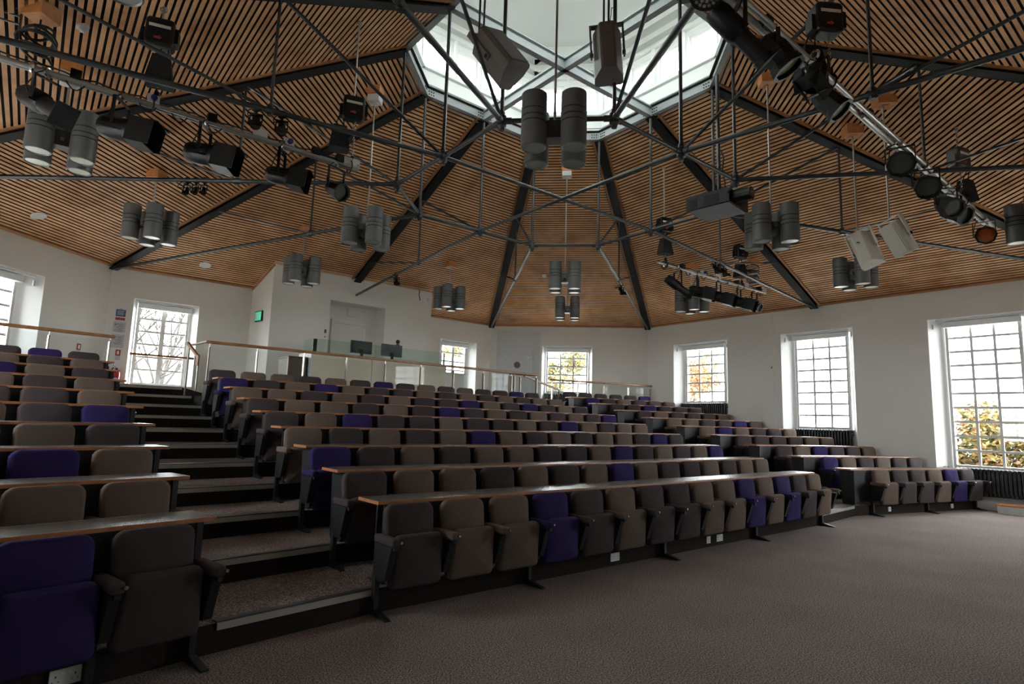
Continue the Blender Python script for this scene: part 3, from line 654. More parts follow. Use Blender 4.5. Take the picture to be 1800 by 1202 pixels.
# service panels on the northeast wall
_, RP, RU, RN = wall_NE
o = structure(wbox(RP, 4.0, 4.42, 0.9, ZE-0.02, -0.012, 0.0).build('trim_duct', 'wall_paint'))
wbox(RP, 4.06, 4.36, 2.44, ZE-0.08, -0.022, -0.012).build('panel', 'wall_paint', o); wbox(RP, 4.06, 4.36, 1.0, 2.38, -0.022, -0.012).build('panel', 'wall_paint', o); wbox(RP, 4.30, 4.33, 3.25, 3.31, -0.03, -0.022).build('lock', 'panel_brown', o)

# ------------------------------------------------------------------ radiators and plinth
SECT = {}
def radiator(pt, u, nr, s0, s1, z0, z1, d, lab):
    h = z1-z0; key = round(h, 2)
    if key not in SECT:
        b = MB()
        for y in (-0.055, 0.0, 0.055): b.tube((0, y, 0.04), (0, y, h-0.04), 0.019, 8)
        b.pad(0.060, 0.15, 0.075, 0.03, 0.018, T(0, 0, h-0.038) @ Rx(90)); b.pad(0.060, 0.15, 0.075, 0.03, 0.018, T(0, 0, 0.038) @ Rx(90))
        SECT[key] = b.mesh('radiator_section', 'radiator_black', 50)
    c = pt((s0+s1)/2, z0, d); rz = math.atan2(u.y, u.x)
    o = thing('column_radiator', c, lab, 'radiator', 'black column radiators', rz)
    n = int((s1-s0)/0.072)
    for k in range(n):
        e = link('radiator_section', SECT[key], o, True); e.location = ((k-(n-1)/2)*0.072, 0, 0)
    for z in (0.05, h-0.05): link('header_pipe', MB().tube((-(s1-s0)/2, 0, z), ((s1-s0)/2, 0, z), 0.02, 8).mesh('header_pipe', 'radiator_black'), o, True)
    for x in (-(s1-s0)/2+0.1, (s1-s0)/2-0.1): link('wall_bracket', MB().box(x-0.012, x+0.012, 0, 0.44-d, h-0.14, h-0.11).mesh('wall_bracket', 'radiator_black'), o, True)
radiator(RP, RU, RN, 8.18, 9.85, 0.27, 0.86, 0.10, 'long black column radiator above the wooden ledge under the largest window')
radiator(RP, RU, RN, 4.74, 6.29, 1.03, 1.61, 0.17, 'black column radiator under the middle window of the side wall')
radiator(RP, RU, RN, 1.19, 2.78, 1.74, 2.32, 0.17, 'black column radiator under the window next to the tall corner')
radiator(QP, QU, QN, 1.89, 3.40, 1.98, 2.58, 0.17, 'black column radiator under the window with yellow leaves outside')
radiator(wall_W[1], wall_W[2], wall_W[3], 1.95, 3.45, 1.99, 2.58, 0.17, 'black column radiator under the window behind the extinguisher side seats')
o = thing('ledge', RP(9.9, 0, -0.3), 'low white plinth with an orange wooden top below the long radiator', 'ledge')
wbox(RP, 9.22, 10.95, 0, 0.15, -0.45, -0.02).build('white_front', 'plastic_white', o); wbox(RP, 9.20, 10.95, 0.15, 0.185, -0.47, -0.02).build('wooden_top', 'block_wood', o)

# ------------------------------------------------------------------ glass balustrades
def balustrade(n, d, t, s, a0, a1, zb, zt, posts, lab):
    o = thing('balustrade', P(n, d, s, (a0+a1)/2, zb), lab, 'railing', 'glass balustrades behind the seating', math.pi/2-t); c = (a0+a1)/2; H = zt-zb
    def lp(nm, b, m, sm=None): return link(nm, b.mesh(nm, m, sm), o, True)
    lp('handrail', MB().pad(a1-a0, 0.055, 0.06, 0.022, 0.012, T(0, 0, H-0.028)), 'rail_wood')
    for x in posts:
        p = lp('post', MB().box(x-c-0.010, x-c+0.010, -0.035, 0.035, 0, H-0.12).box(x-c-0.03, x-c+0.03, -0.04, 0.04, 0, 0.012), 'brushed_steel')
        link('rail_pin', MB().tube((x-c, 0, H-0.12), (x-c, 0, H-0.05), 0.008, 8).mesh('rail_pin', 'chrome'), p, True)
    e = [a0-0.0]+list(posts)+[a1]; e = sorted(set(e))
    for x0, x1 in zip(e, e[1:]):
        if x1-x0 > 0.25: lp('glass_panel', MB().box(x0-c+0.02, x1-c-0.02, -0.006, 0.006, 0.06, H-0.10), 'rail_glass')
balustrade(NMv, DMv, TM, SM+8*GO+0.12, 2.65, 10.95, ZB, 2.86, [2.72]+[3.57+0.913*k for k in range(8)]+[10.85], 'long glass balustrade with wooden handrail between the middle block and control desk')
balustrade(NLv, DLv, TL, SL+9*GO+0.12, 0.2, 3.70, ZB, 2.88, [0.95, 1.84, 2.73, 3.62], 'glass balustrade with wooden handrail behind the extinguisher side block')
balustrade(NRv, DRv, TR, SR+9*GO+0.12, 8.70, 12.55, ZB, 2.90, [8.78, 9.70, 10.66, 11.60, 12.48], 'glass balustrade with wooden handrail behind the radiator side block')
o = thing('window_guard_rail', BP(1.2, 2.04, -0.12), 'wooden guard rail on two steel posts across the window above the stairs', 'railing')
MB().beam(BP(0.52, 2.86, -0.16), BP(1.86, 2.86, -0.16), 0.05, 0.05).build('handrail', 'rail_wood', o)
for s in (1.74, 1.97): MB().beam(BP(s, 2.035, -0.16), BP(s, 2.98, -0.16), 0.03, 0.06, up=BN).build('post', 'brushed_steel', o)
o = thing('stair_handrail', P(NMv, DMv, 12.4, 2.6, ZB), 'short sloping wooden handrail with pale rail at the top of the stepped aisle', 'railing')
MB().beam(P(NMv, DMv, SM+8*GO+0.12, 2.68, 2.84), P(NMv, DMv, 12.95, 2.60, 2.84), 0.05, 0.03).build('return_rail', 'brushed_steel', o)
MB().beam(P(NMv, DMv, 12.70, 2.52, 2.86), P(NMv, DMv, 12.15, 2.60, 2.57), 0.045, 0.05).beam(P(NMv, DMv, 12.15, 2.60, 2.59), P(NMv, DMv, 12.15, 2.60, 2.40), 0.045, 0.05, up=(0, 1, 0)).build('handrail', 'rail_wood', o)
MB().beam(P(NMv, DMv, 12.95, 2.60, ZB), P(NMv, DMv, 12.95, 2.60, 2.83), 0.02, 0.07, up=NMv).build('post', 'brushed_steel', o)
MB().beam(P(NMv, DMv, SM+8*GO+0.16, 2.64, 2.38), P(NMv, DMv, 12.9, 2.60, 2.38), 0.01, 0.85).build('glass_panel', 'rail_glass', o)
o = thing('side_stair_handrail', P(NMv, DMv, 12.5, 10.9, ZB), 'wooden handrail sloping down beside the lobby door at the balustrade end', 'railing')
MB().beam(P(NMv, DMv, 12.05, 10.05, 2.80), P(NMv, DMv, 12.05, 10.92, 2.84), 0.045, 0.045).build('level_rail', 'rail_wood', o)
MB().beam(P(NMv, DMv, 12.05, 10.55, 2.80), P(NMv, DMv, 12.4, 12.2, 2.52), 0.045, 0.05).beam(P(NMv, DMv, 12.4, 12.2, 2.54), P(NMv, DMv, 12.4, 12.2, 2.33), 0.045, 0.05, up=(0, 1, 0)).build('handrail', 'rail_wood', o)
for al in (10.05, 10.22, 10.42): MB().beam(P(NMv, DMv, 12.07, al, ZB), P(NMv, DMv, 12.07, al, 2.76), 0.02, 0.06, up=NMv).build('post', 'brushed_steel', o)

# ------------------------------------------------------------------ notices and fire extinguishers
o = thing('fire_notice', BP(0.26, 3.66, 0), 'blue and red fire action notice on the wall beside the stair window', 'sign')
wbox(BP, 0.17, 0.36, 3.72, 3.88, -0.012, -0.002).build('blue_panel', 'sign_blue', o); wbox(BP, 0.17, 0.36, 3.63, 3.69, -0.012, -0.002).build('red_panel', 'sign_red', o); wbox(BP, 0.255, 0.275, 3.89, 3.91, -0.02, -0.002).build('pin', 'ink', o)
bb = MB()
for k, z in enumerate((3.85, 3.82, 3.79, 3.76)): wbox(BP, 0.19, 0.34-0.02*(k % 2), z-0.006, z+0.004, -0.014, -0.012, bb)
bb.build('printed_lines', 'sign_white', o)
for z0, z1, lab in ((3.34, 3.60, 'white plan notice with small print under the fire notice'), (2.98, 3.30, 'white text notice below the plan notice beside the stair window')):
    o = thing('paper_notice', BP(0.26, z0, 0), lab, 'notice', 'paper notices by the stair window')
    wbox(BP, 0.14, 0.39, z0, z1, -0.010, -0.002).build('sheet', 'paper', o); bb = MB()
    for k in range(8): wbox(BP, 0.17+0.04*(k % 3), 0.36-0.03*(k % 2), z1-0.05-k*0.026, z1-0.058-k*0.026, -0.012, -0.010, bb)
    bb.build('printed_lines', 'ink', o)
    if z0 > 3.2: wbox(BP, 0.17, 0.20, z1-0.10, z1-0.07, -0.013, -0.010).build('red_mark', 'sign_red', o)
_, WP, WU, WNn = wall_W
for pt, s, z, lab, lab2 in ((BP, 0.30, 2.70, 'small red and white extinguisher sign near the stair window', 'red fire extinguisher with black nozzle standing beside the stair window'), (WP, 4.70, 2.72, 'small red and white extinguisher sign on the wall behind the balustrade', 'red fire extinguisher on the wall behind the balustrade glass')):
    o = thing('extinguisher_sign', pt(s, z, 0), lab, 'sign', 'extinguisher signs'); wbox(pt, s-0.05, s+0.05, z+0.10, z+0.24, -0.010, -0.002).build('red_panel', 'sign_red', o); wbox(pt, s-0.05, s+0.05, z, z+0.10, -0.010, -0.002).build('white_panel', 'paper', o); wbox(pt, s-0.02, s+0.02, z+0.13, z+0.21, -0.012, -0.010).build('pictogram', 'sign_white', o)
    zf = 2.035 if pt is BP else 1.99; c = pt(s, zf, -0.14); M = Matrix.Translation(c)
    o = thing('fire_extinguisher', c, lab2, 'fire extinguisher', 'red fire extinguishers')
    MB().lathe([(0.07, 0), (0.075, 0.01), (0.075, 0.36), (0.055, 0.41), (0.02, 0.43)], 16, M).build('cylinder', 'extinguisher_red', o, smooth=40)
    MB().lathe([(0.02, 0.43), (0.028, 0.44), (0.028, 0.47), (0.012, 0.48)], 10, M).build('valve', 'cast_black', o)
    MB().beam(c+Vector((0, 0, .47)), c+Vector((0.02, -0.12, .53)), 0.02, 0.012).beam(c+Vector((0, 0, .46)), c+Vector((0.02, -0.11, .46)), 0.02, 0.012).build('lever', 'cast_black', o)
    MB().path([c+Vector((0, 0, .45)), c+Vector((-0.06, -.04, .47)), c+Vector((-0.10, -.05, .36)), c+Vector((-0.09, -.05, .18))], 0.012).build('hose', 'cable_black', o)
    MB().lathe([(0.0765, 0.16), (0.0765, 0.24)], 16, M, False, False).build('label_band', 'paper', o)

# ------------------------------------------------------------------ pendant lamp clusters
SLD = (ZR-ZE)/(((EA+EB)-(RA+RB))/S2); SLA = (ZR-ZE)/(EA-RA)
def ceil_z(x, y):
    dx, dy = x-CX, y-CY
    return ZE+min((EA-abs(dx))*SLA, (EA-abs(dy))*SLA, ((EA+EB)/S2-abs(dx+dy)/S2)*SLD, ((EA+EB)/S2-abs(dx-dy)/S2)*SLD)
LR, LH = 0.142, 0.63
g = [0.0, 0.33*LH, 0.45*LH, 0.55*LH, 0.66*LH, LH]
prof = [(LR-0.03, 0.02), (LR-0.012, 0.0), (LR, 0.008)]
for z in (0.45*LH, 0.55*LH, 0.67*LH): prof += [(LR, z-0.007), (LR-0.007, z-0.007), (LR-0.007, z+0.007), (LR, z+0.007)]
prof += [(LR, LH-0.01), (LR-0.012, LH), (0.0, LH)]
HEAD = MB().lathe(prof, 24, None, False, True).mesh('lamp_head', 'lamp_grey', 35)
GROOVES = [MB().lathe([(LR-0.0062, z-0.007), (LR-0.0055, z), (LR-0.0062, z+0.007)], 24, None, False, False).mesh('groove', 'lamp_groove') for z in (0.45*LH, 0.55*LH, 0.67*LH)]
LENS = MB().lathe([(0.0, 0.030), (0.06, 0.028), (LR-0.02, 0.012)], 24).mesh('lens', 'lamp_lens', 50); LENSO = MB().lathe([(0.0, 0.030), (0.06, 0.028), (LR-0.02, 0.012)], 24).mesh('lens', 'lamp_lens_off', 50)
DOT = MB().lathe([(0.0, -0.004), (0.007, -0.002), (0.007, 0.004)], 8).mesh('indicator', 'led_green')
ZTOP = 5.245
def pendant(dx, dy, lab, lit=True, box=False, green=False, dz=0.0):
    x, y = CX+dx, CY+dy; cz = ceil_z(x, y); zb = ZTOP-LH-(0.10 if math.hypot(dx, dy) < 4 else 0.0)+dz; rz = math.pi/4 if dx*dy else 0.0
    o = thing('pendant_lamp', (x, y, zb), lab, 'lamp', 'clusters of four grey cylinder lamps', rz)
    for sx, sy in ((-1, -1), (1, -1), (-1, 1), (1, 1)):
        h = link('lamp_head', HEAD, o, True); h.location = (sx*0.218, sy*0.218, 0)
        for gm in GROOVES: link('groove', gm, h, True)
        link('lens', LENS if lit else LENSO, h, True)
        if green and sx > 0 and sy < 0: q = link('indicator', DOT, h, True); q.location = (-0.05, -0.07, 0.015)
    link('mounting_plate', MB().box(-0.095, 0.095, -0.095, 0.095, LH*0.30, LH*0.62).box(-0.22, 0.22, -0.02, 0.02, LH*.4, LH*.5).box(-0.02, 0.02, -0.22, 0.22, LH*.4, LH*.5).mesh('mounting_plate', 'lamp_grey'), o, True)
    top = cz-zb; blk = top-0.16
    link('suspension_rod', MB().tube((0, 0, LH*0.6), (0, 0, blk-(0.16 if box else 0)), 0.014, 8).mesh('suspension_rod', 'bar_alu', 40), o, True)
    link('ceiling_block', MB().box(-0.12, 0.12, -0.12, 0.12, blk, top-0.0).mesh('ceiling_block', 'block_wood'), o, True)
    if box: link('junction_box', MB().pad(0.22, 0.13, 0.22, 0.02, 0.012, T(0, 0, blk-0.066)).lathe([(0.03, -0.17), (0.07, -0.15), (0.08, -0.13)], 10, T(0, 0, blk)).mesh('junction_box', 'plastic_white'), o, True)
pendant(-6.24, -3.32, 'grey four-cylinder pendant lamp hanging under the long lighting bar', True, True)
pendant(-7.54, 0, 'grey four-cylinder pendant lamp above the extinguisher side block', True)
pendant(-3.43, 0, 'grey four-cylinder pendant lamp beside the end of the long lighting bar', False, True, True)
pendant(-6.18, 3.27, 'grey four-cylinder pendant lamp in front of the booth side wall', True)
pendant(-3.27, 6.23, 'grey four-cylinder pendant lamp in front of the booth and far window', True)
pendant(0, -3.43, 'black-looking four-cylinder pendant lamp between the two dark loudspeakers', False, False, True)
pendant(0, 3.43, 'grey four-cylinder pendant lamp under the crossing tie rods', True, True)
pendant(0, 7.65, 'grey four-cylinder pendant lamp close to the north wall', True)
pendant(3.43, 0, 'grey four-cylinder pendant lamp beside the projector', False, False, True)
pendant(3.345, 6.30, 'grey four-cylinder pendant lamp behind the short lighting bar', True, True)
pendant(6.20, 3.33, 'grey four-cylinder pendant lamp behind the white loudspeaker', True, True)
pendant(7.50, 0, 'grey four-cylinder pendant lamp above the radiator side block', True)
pendant(-3.3, -6.2, 'grey four-cylinder pendant lamp over the stage side of the hall', False, dz=0.15)

# ------------------------------------------------------------------ lighting bars
def bar(p, q, r, off, m, lab, grp='lighting bars on chain hoists', outlets=()):
    p, q = Vector(p), Vector(q); o = thing('lighting_bar', (p+q)/2, lab, 'lighting bar', grp); d = (q-p).normalized(); sd = Vector((-d.y, d.x, 0))
    for k in off: MB().tube(p+sd*k[0]+Vector((0, 0, k[1])), q+sd*k[0]+Vector((0, 0, k[1])), r, 10).build('pipe', m, o, smooth=40)
    for t, kind in outlets:
        c = p.lerp(q, t)+Vector((0, 0, 0.06))
        if kind == 'b': MB().beam(c-d*.06, c+d*.06, 0.08, 0.09).build('outlet_box', 'plastic_white', o); MB().tube(c-sd*.04, c-sd*.08, 0.034, 10).build('plug', 'plug_blue', o)
        elif kind == 'k': MB().beam(c-d*.05, c+d*.05, 0.09, 0.10).build('outlet_box', 'cast_black', o)
        elif kind == 'w': MB().beam(c-d*.09, c+d*.09, 0.02, 0.13).build('socket_plate', 'plastic_white', o)
        elif kind == 'c': MB().torus(c-Vector((0, 0, .06)), d, r+0.02, 0.018, 12, 5).build('pipe_clamp', 'chrome', o)
    rr = random.Random(int(p.x*50)); w = []; n = int((q-p).length/0.14)
    for k in range(n+1): w.append(p.lerp(q, k/n)+Vector((0, 0, 0.045+rr.uniform(-.01, .02)))+sd*rr.uniform(-.03, .03))
    MB().path(w, 0.009, 5).build('power_cable', 'cable_black', o)
    for k in range(5):
        c = p.lerp(q, rr.uniform(.12, .95)); MB().path([c+d*t*.22+Vector((0, 0, .03-.13*math.sin(math.pi*t)))+sd*.03 for t in (0, .2, .4, .6, .8, 1)], 0.007, 5).build('drooping_cable', 'cable_black', o)
    return p, q, d
LP0, LP1, LD = bar((-6.75, 4.06, 5.035), (-3.122, 7.768, 5.035), 0.026, ((0, 0), (0.06, 0)), 'bar_alu', 'long silver lighting bar with hoods hanging near the extinguisher side', outlets=((0.30, 'c'), (0.37, 'k'), (0.51, 'b'), (0.63, 'k'), (0.74, 'w'), (0.81, 'b'), (0.88, 'k'), (0.945, 'k'), (0.965, 'w'), (0.985, 'w')))
RP0, RP1, RD = bar((0.55, 4.07, 5.19), (7.271, 11.007, 5.19), 0.030, ((-0.05, 0), (0.05, 0.02)), 'bar_alu', 'double pipe lighting bar carrying round spotlights towards the radiator side', outlets=((0.17, 'k'), (0.30, 'k'), (0.42, 'k'), (0.50, 'c'), (0.56, 'k'), (0.66, 'c'), (0.72, 'w'), (0.80, 'c'), (0.88, 'w'), (0.95, 'c')))
MB().tube(RP0.lerp(RP1, 0.40)+Vector((0, 0, -0.035)), RP1+Vector((0, 0, -0.035)), 0.024, 10).build('added_pipe', 'bar_alu', bpy.data.objects['lighting_bar.001'])  # extra pipe added to make the far part of the bar look lighter
BP0, BP1, BD = bar((1.70, 12.68, 5.035), (4.799, 15.609, 5.035), 0.026, ((0, 0),), 'bar_alu', 'short silver lighting bar with black lanterns in front of the northeast corner', outlets=((0.06, 'c'), (0.2, 'k'), (0.38, 'b'), (0.52, 'w'), (0.6, 'c'), (0.7, 'k'), (0.8, 'w'), (0.93, 'k'), (0.99, 'w')))

def stage_light(kind, p, drop, aim, lab, lens='lens_glass', sc=1.0):
    p = Vector(p); aim = Vector(aim).normalized(); c = p-Vector((0, 0, drop)); ax = aim.cross(Vector((0, 0, 1))).normalized()
    o = thing('stage_light', c, lab, 'stage light', 'stage lights on the roof frame'); M = aim_matrix(c, aim) @ Matrix.Scale(sc, 4)
    def part(nm, b, m, sm=None): return b.build(nm, m, o, sm)
    w = (0.165 if kind in ('hat', 'door') else 0.15 if kind == 'par' else 0.20 if kind == 'led' else 0.13 if kind == 'profile' else 0.07)*sc
    top = p-Vector((0, 0, 0.085))
    part('yoke', MB().beam(c-ax*w, top-ax*w, 0.012, 0.035, up=aim).beam(c+ax*w, top+ax*w, 0.012, 0.035, up=aim).beam(top-ax*(w+.006), top+ax*(w+.006), 0.035, 0.012), 'cast_black')
    part('hook_clamp', MB().torus(p, ax.cross(Vector((0, 0, 1))), 0.042, 0.014, 12, 5).tube(p-Vector((0, 0, .04)), top, 0.014, 8), 'chrome' if kind != 'mini' else 'cast_black')
    rr = random.Random(int(abs(p.x*97+p.y*31))); back = c-aim*(0.16*sc)
    q = [p+Vector((0, 0, .03)), p+ax*.10-Vector((0, 0, .06)), p.lerp(back, .5)+ax*(.12+rr.uniform(-.03, .06))-Vector((0, 0, .08)), back+ax*.05-Vector((0, 0, .03)), back]
    part('cable', MB().path(q, 0.007, 5), 'cable_black')
    if kind == 'hat':
        part('body', MB().lathe([(0, 0.21), (0.10, 0.20), (0.125, 0.15), (0.135, 0.05), (0.135, -0.10), (0.15, -0.11), (0.15, -0.16)], 14, M, True, False), 'cast_black', 35)
        part('cooling_fins', MB().box(-0.142, 0.142, -0.05, -0.035, -0.08, 0.13, M).box(-0.142, 0.142, -0.005, 0.01, -0.08, 0.13, M).box(-0.142, 0.142, 0.04, 0.055, -0.08, 0.13, M), 'cast_black')
        for nm, bx in (('hood_flap', (-0.15, 0.15, 0.135, 0.145, -0.46, -0.15)), ('hood_flap', (-0.15, -0.14, -0.14, 0.14, -0.42, -0.15)), ('hood_flap', (0.14, 0.15, -0.14, 0.14, -0.42, -0.15)), ('hood_flap', (-0.15, 0.15, -0.145, -0.135, -0.36, -0.15))): part(nm, MB().box(*bx, M), 'cast_black')
        part('lens', MB().lathe([(0, -0.13), (0.12, -0.125)], 14, M), lens)
    elif kind == 'par':
        part('body', MB().lathe([(0, 0.19), (0.06, 0.19), (0.10, 0.16), (0.125, 0.06), (0.135, 0.02), (0.135, -0.12), (0.145, -0.13), (0.145, -0.17)], 8, M, True, False), 'cast_black')
        part('colour_frame', MB().lathe([(0.145, -0.17), (0.155, -0.17), (0.155, -0.20), (0.125, -0.20), (0.125, -0.185)], 8, M, False, False), 'cast_black')
        part('lens', MB().lathe([(0, -0.155), (0.13, -0.15)], 16, M), lens)
    elif kind == 'profile':
        part('body', MB().lathe([(0, 0.34), (0.10, 0.33), (0.115, 0.26), (0.115, 0.02), (0.09, -0.02)], 12, M), 'cast_black', 35)
        part('lens_tube', MB().lathe([(0.09, -0.02), (0.085, -0.05), (0.085, -0.30), (0.10, -0.31), (0.10, -0.36)], 12, M, False, False), 'cast_black', 35)
        part('colour_frame', MB().box(-0.12, 0.12, -0.12, 0.12, -0.375, -0.36, M), 'cast_black'); part('shutter_handle', MB().box(-0.16, 0.16, -0.01, 0.01, -0.02, 0.0, M), 'cast_black')
    elif kind == 'led':
        part('body', MB().lathe([(0, 0.14), (0.10, 0.13), (0.155, 0.06), (0.165, -0.03), (0.165, -0.07), (0.14, -0.065)], 20, M, True, False), 'cast_black', 35)
        part('face', MB().lathe([(0, -0.055), (0.145, -0.055)], 20, M), 'lens_glass'); bb = MB()
        for ring, n in ((0, 1), (0.042, 6), (0.084, 12), (0.122, 18)):
            for k in range(n): bb.lathe([(0.017, -0.057), (0.013, -0.064), (0, -0.066)], 7, M @ T(ring*math.cos(6.2832*k/n), ring*math.sin(6.2832*k/n), 0))
        tag(part('led_lenses', bb, 'cable_grey'), kind='stuff')
    elif kind == 'door':
        part('body', MB().lathe([(0, 0.17), (0.09, 0.17), (0.13, 0.12), (0.14, -0.10), (0.15, -0.12)], 10, M, True, False), 'cast_black')
        for a in range(4):
            R = M @ Matrix.Rotation(a*math.pi/2, 4, 'Z') @ T(0, 0.15, -0.12) @ Rx(-25 if a % 2 else -35)
            part('barn_door', MB().prism([(-0.13, 0), (0.13, 0), (0.17, 0.01), (0.17, 0.012), (-0.17, 0.012)], -0.18, 0.0, R), 'cast_black')
        part('lens', MB().lathe([(0, -0.11), (0.12, -0.105)], 12, M), lens)
    else:
        part('body', MB().lathe([(0, 0.11), (0.045, 0.10), (0.05, -0.06), (0.065, -0.07), (0.065, -0.10)], 10, M, True, False), 'cast_black', 35); part('barn_door', MB().box(-0.08, 0.08, 0.06, 0.066, -0.20, -0.09, M), 'cast_black'); part('lens', MB().lathe([(0, -0.085), (0.06, -0.08)], 10, M), lens)
SE = Vector((1, -0.75, 0))
def on(p, q, t): return p.lerp(q, t)
tL = lambda x: (x-LP0.x)/(LP1.x-LP0.x)
tR = lambda x: (x-RP0.x)/(RP1.x-RP0.x)
OFR = Vector((RD.y, -RD.x, 0))*0.05        # the lights clamp on the outer of the two pipes
stage_light('profile', on(LP0, LP1, tL(-5.567)), 0.36, (1, -0.2, -0.55), 'black profile spotlight tilted steeply over a grey pendant on the long bar')
stage_light('hat', on(LP0, LP1, tL(-5.10)), 0.40, (0.95, 0.22, -0.16), 'black hooded spotlight next to the profile spotlight on the long bar', sc=0.97)
stage_light('hat', on(LP0, LP1, tL(-4.50)), 0.42, (0.95, 0.22, -0.16), 'black hooded spotlight in the middle of the long bar', sc=0.97)
stage_light('hat', on(LP0, LP1, tL(-3.86)), 0.42, (0.95, 0.22, -0.16), 'black hooded spotlight towards the end of the long bar', sc=0.85)
stage_light('par', on(LP0, LP1, tL(-3.34)), 0.40, (0.9, -0.5, -0.5), 'small black round spotlight at the end of the long bar', sc=0.85)
stage_light('led', on(RP0+OFR, RP1+OFR, tR(0.95)), 0.20, (-0.1, -0.6, -0.8), 'round black LED spotlight with many small lenses on the double bar', sc=0.85)
stage_light('profile', on(RP0+OFR, RP1+OFR, tR(1.28)), 0.36, (0.75, 0.15, -0.75), 'long black profile spotlight beside the LED spotlight on the double bar', sc=0.9)
stage_light('par', on(RP0+OFR, RP1+OFR, tR(1.74)), 0.24, (0.5, -0.1, -0.85), 'black round spotlight with a pale frosted lens on the double bar', 'lens_frost')
stage_light('door', on(RP0+OFR, RP1+OFR, tR(2.14))+Vector((0.1, 0, 0)), 0.24, (-0.4, -0.3, -0.9), 'black spotlight with barn doors behind the double bar', sc=0.8)
stage_light('par', on(RP0+OFR, RP1+OFR, tR(2.50)), 0.28, (0.55, -0.25, -0.75), 'black round spotlight near the tie rod crossing on the double bar', 'lens_frost', sc=0.9)
stage_light('par', on(RP0+OFR, RP1+OFR, tR(3.96)), 0.28, (-0.35, -0.75, -0.45), 'black round spotlight with octagonal can in the middle of the double bar', sc=1.05)
stage_light('par', on(RP0+OFR, RP1+OFR, tR(4.64)), 0.30, (-0.3, -0.75, -0.45), 'black octagonal spotlight next to the silver clamps on the double bar', sc=1.05)
stage_light('par', on(RP0+OFR, RP1+OFR, tR(5.28)), 0.34, (0.0, -0.85, -0.55), 'black ribbed spotlight in the pair on the double bar')
stage_light('par', on(RP0+OFR, RP1+OFR, tR(5.52)), 0.37, (0.3, -0.85, -0.5), 'black round spotlight paired with a ribbed one on the double bar')
stage_light('par', on(RP0+OFR, RP1+OFR, tR(6.72)), 0.34, (-0.45, -0.85, -0.12), 'black spotlight with an amber lens at the end of the double bar', 'lens_amber')
for t, k, a, lab in ((0.16, 'profile', (0.7, 0.4, -0.4), 'slim black profile spotlight at the start of the short bar'), (0.33, 'hat', (1, -0.3, -0.3), 'bulky black hooded spotlight in front of a pendant on the short bar'), (0.52, 'hat', (0.9, -0.5, -0.35), 'black hooded spotlight in the middle of the short bar'), (0.72, 'hat', (0.9, -0.5, -0.35), 'black hooded spotlight beside a smaller one on the short bar'), (0.88, 'par', (0.6, -0.6, -0.4), 'small black round spotlight at the end of the short bar')):
    stage_light(k, on(BP0, BP1, t), 0.42, a, lab, sc=0.95 if k != 'par' else 0.8)
for p, lab in (((-3.822, 6.278, 5.15), 'tiny black spotlight clamped to the thick tie rod above the long bar'), ((-3.611, 6.489, 5.17), 'tiny black spotlight beside its twin on the thick tie rod'), ((-6.099, 8.313, 5.14), 'tiny black spotlight with a grey plug, first of three on a tie rod'), ((-5.979, 8.344, 5.15), 'tiny black spotlight, middle of three on a tie rod'), ((-5.856, 8.374, 5.16), 'tiny black spotlight nearest the node, last of three on a tie rod'), ((-4.458, 13.981, 5.08), 'tiny black spotlight on the tie rod that meets the booth wall'), ((1.119, 15.262, 5.16), 'tiny black spotlight on the tie rod towards the north corner'), ((3.002, 13.102, 5.18), 'tiny black spotlight on the tie rod below the projector'), ((3.224, 13.324, 5.16), 'tiny black spotlight next to its twin below the projector')):
    stage_light('mini', p, 0.17, (0.25, -0.5, -0.85), lab, sc=0.62 if 'of three' in lab else 0.95)

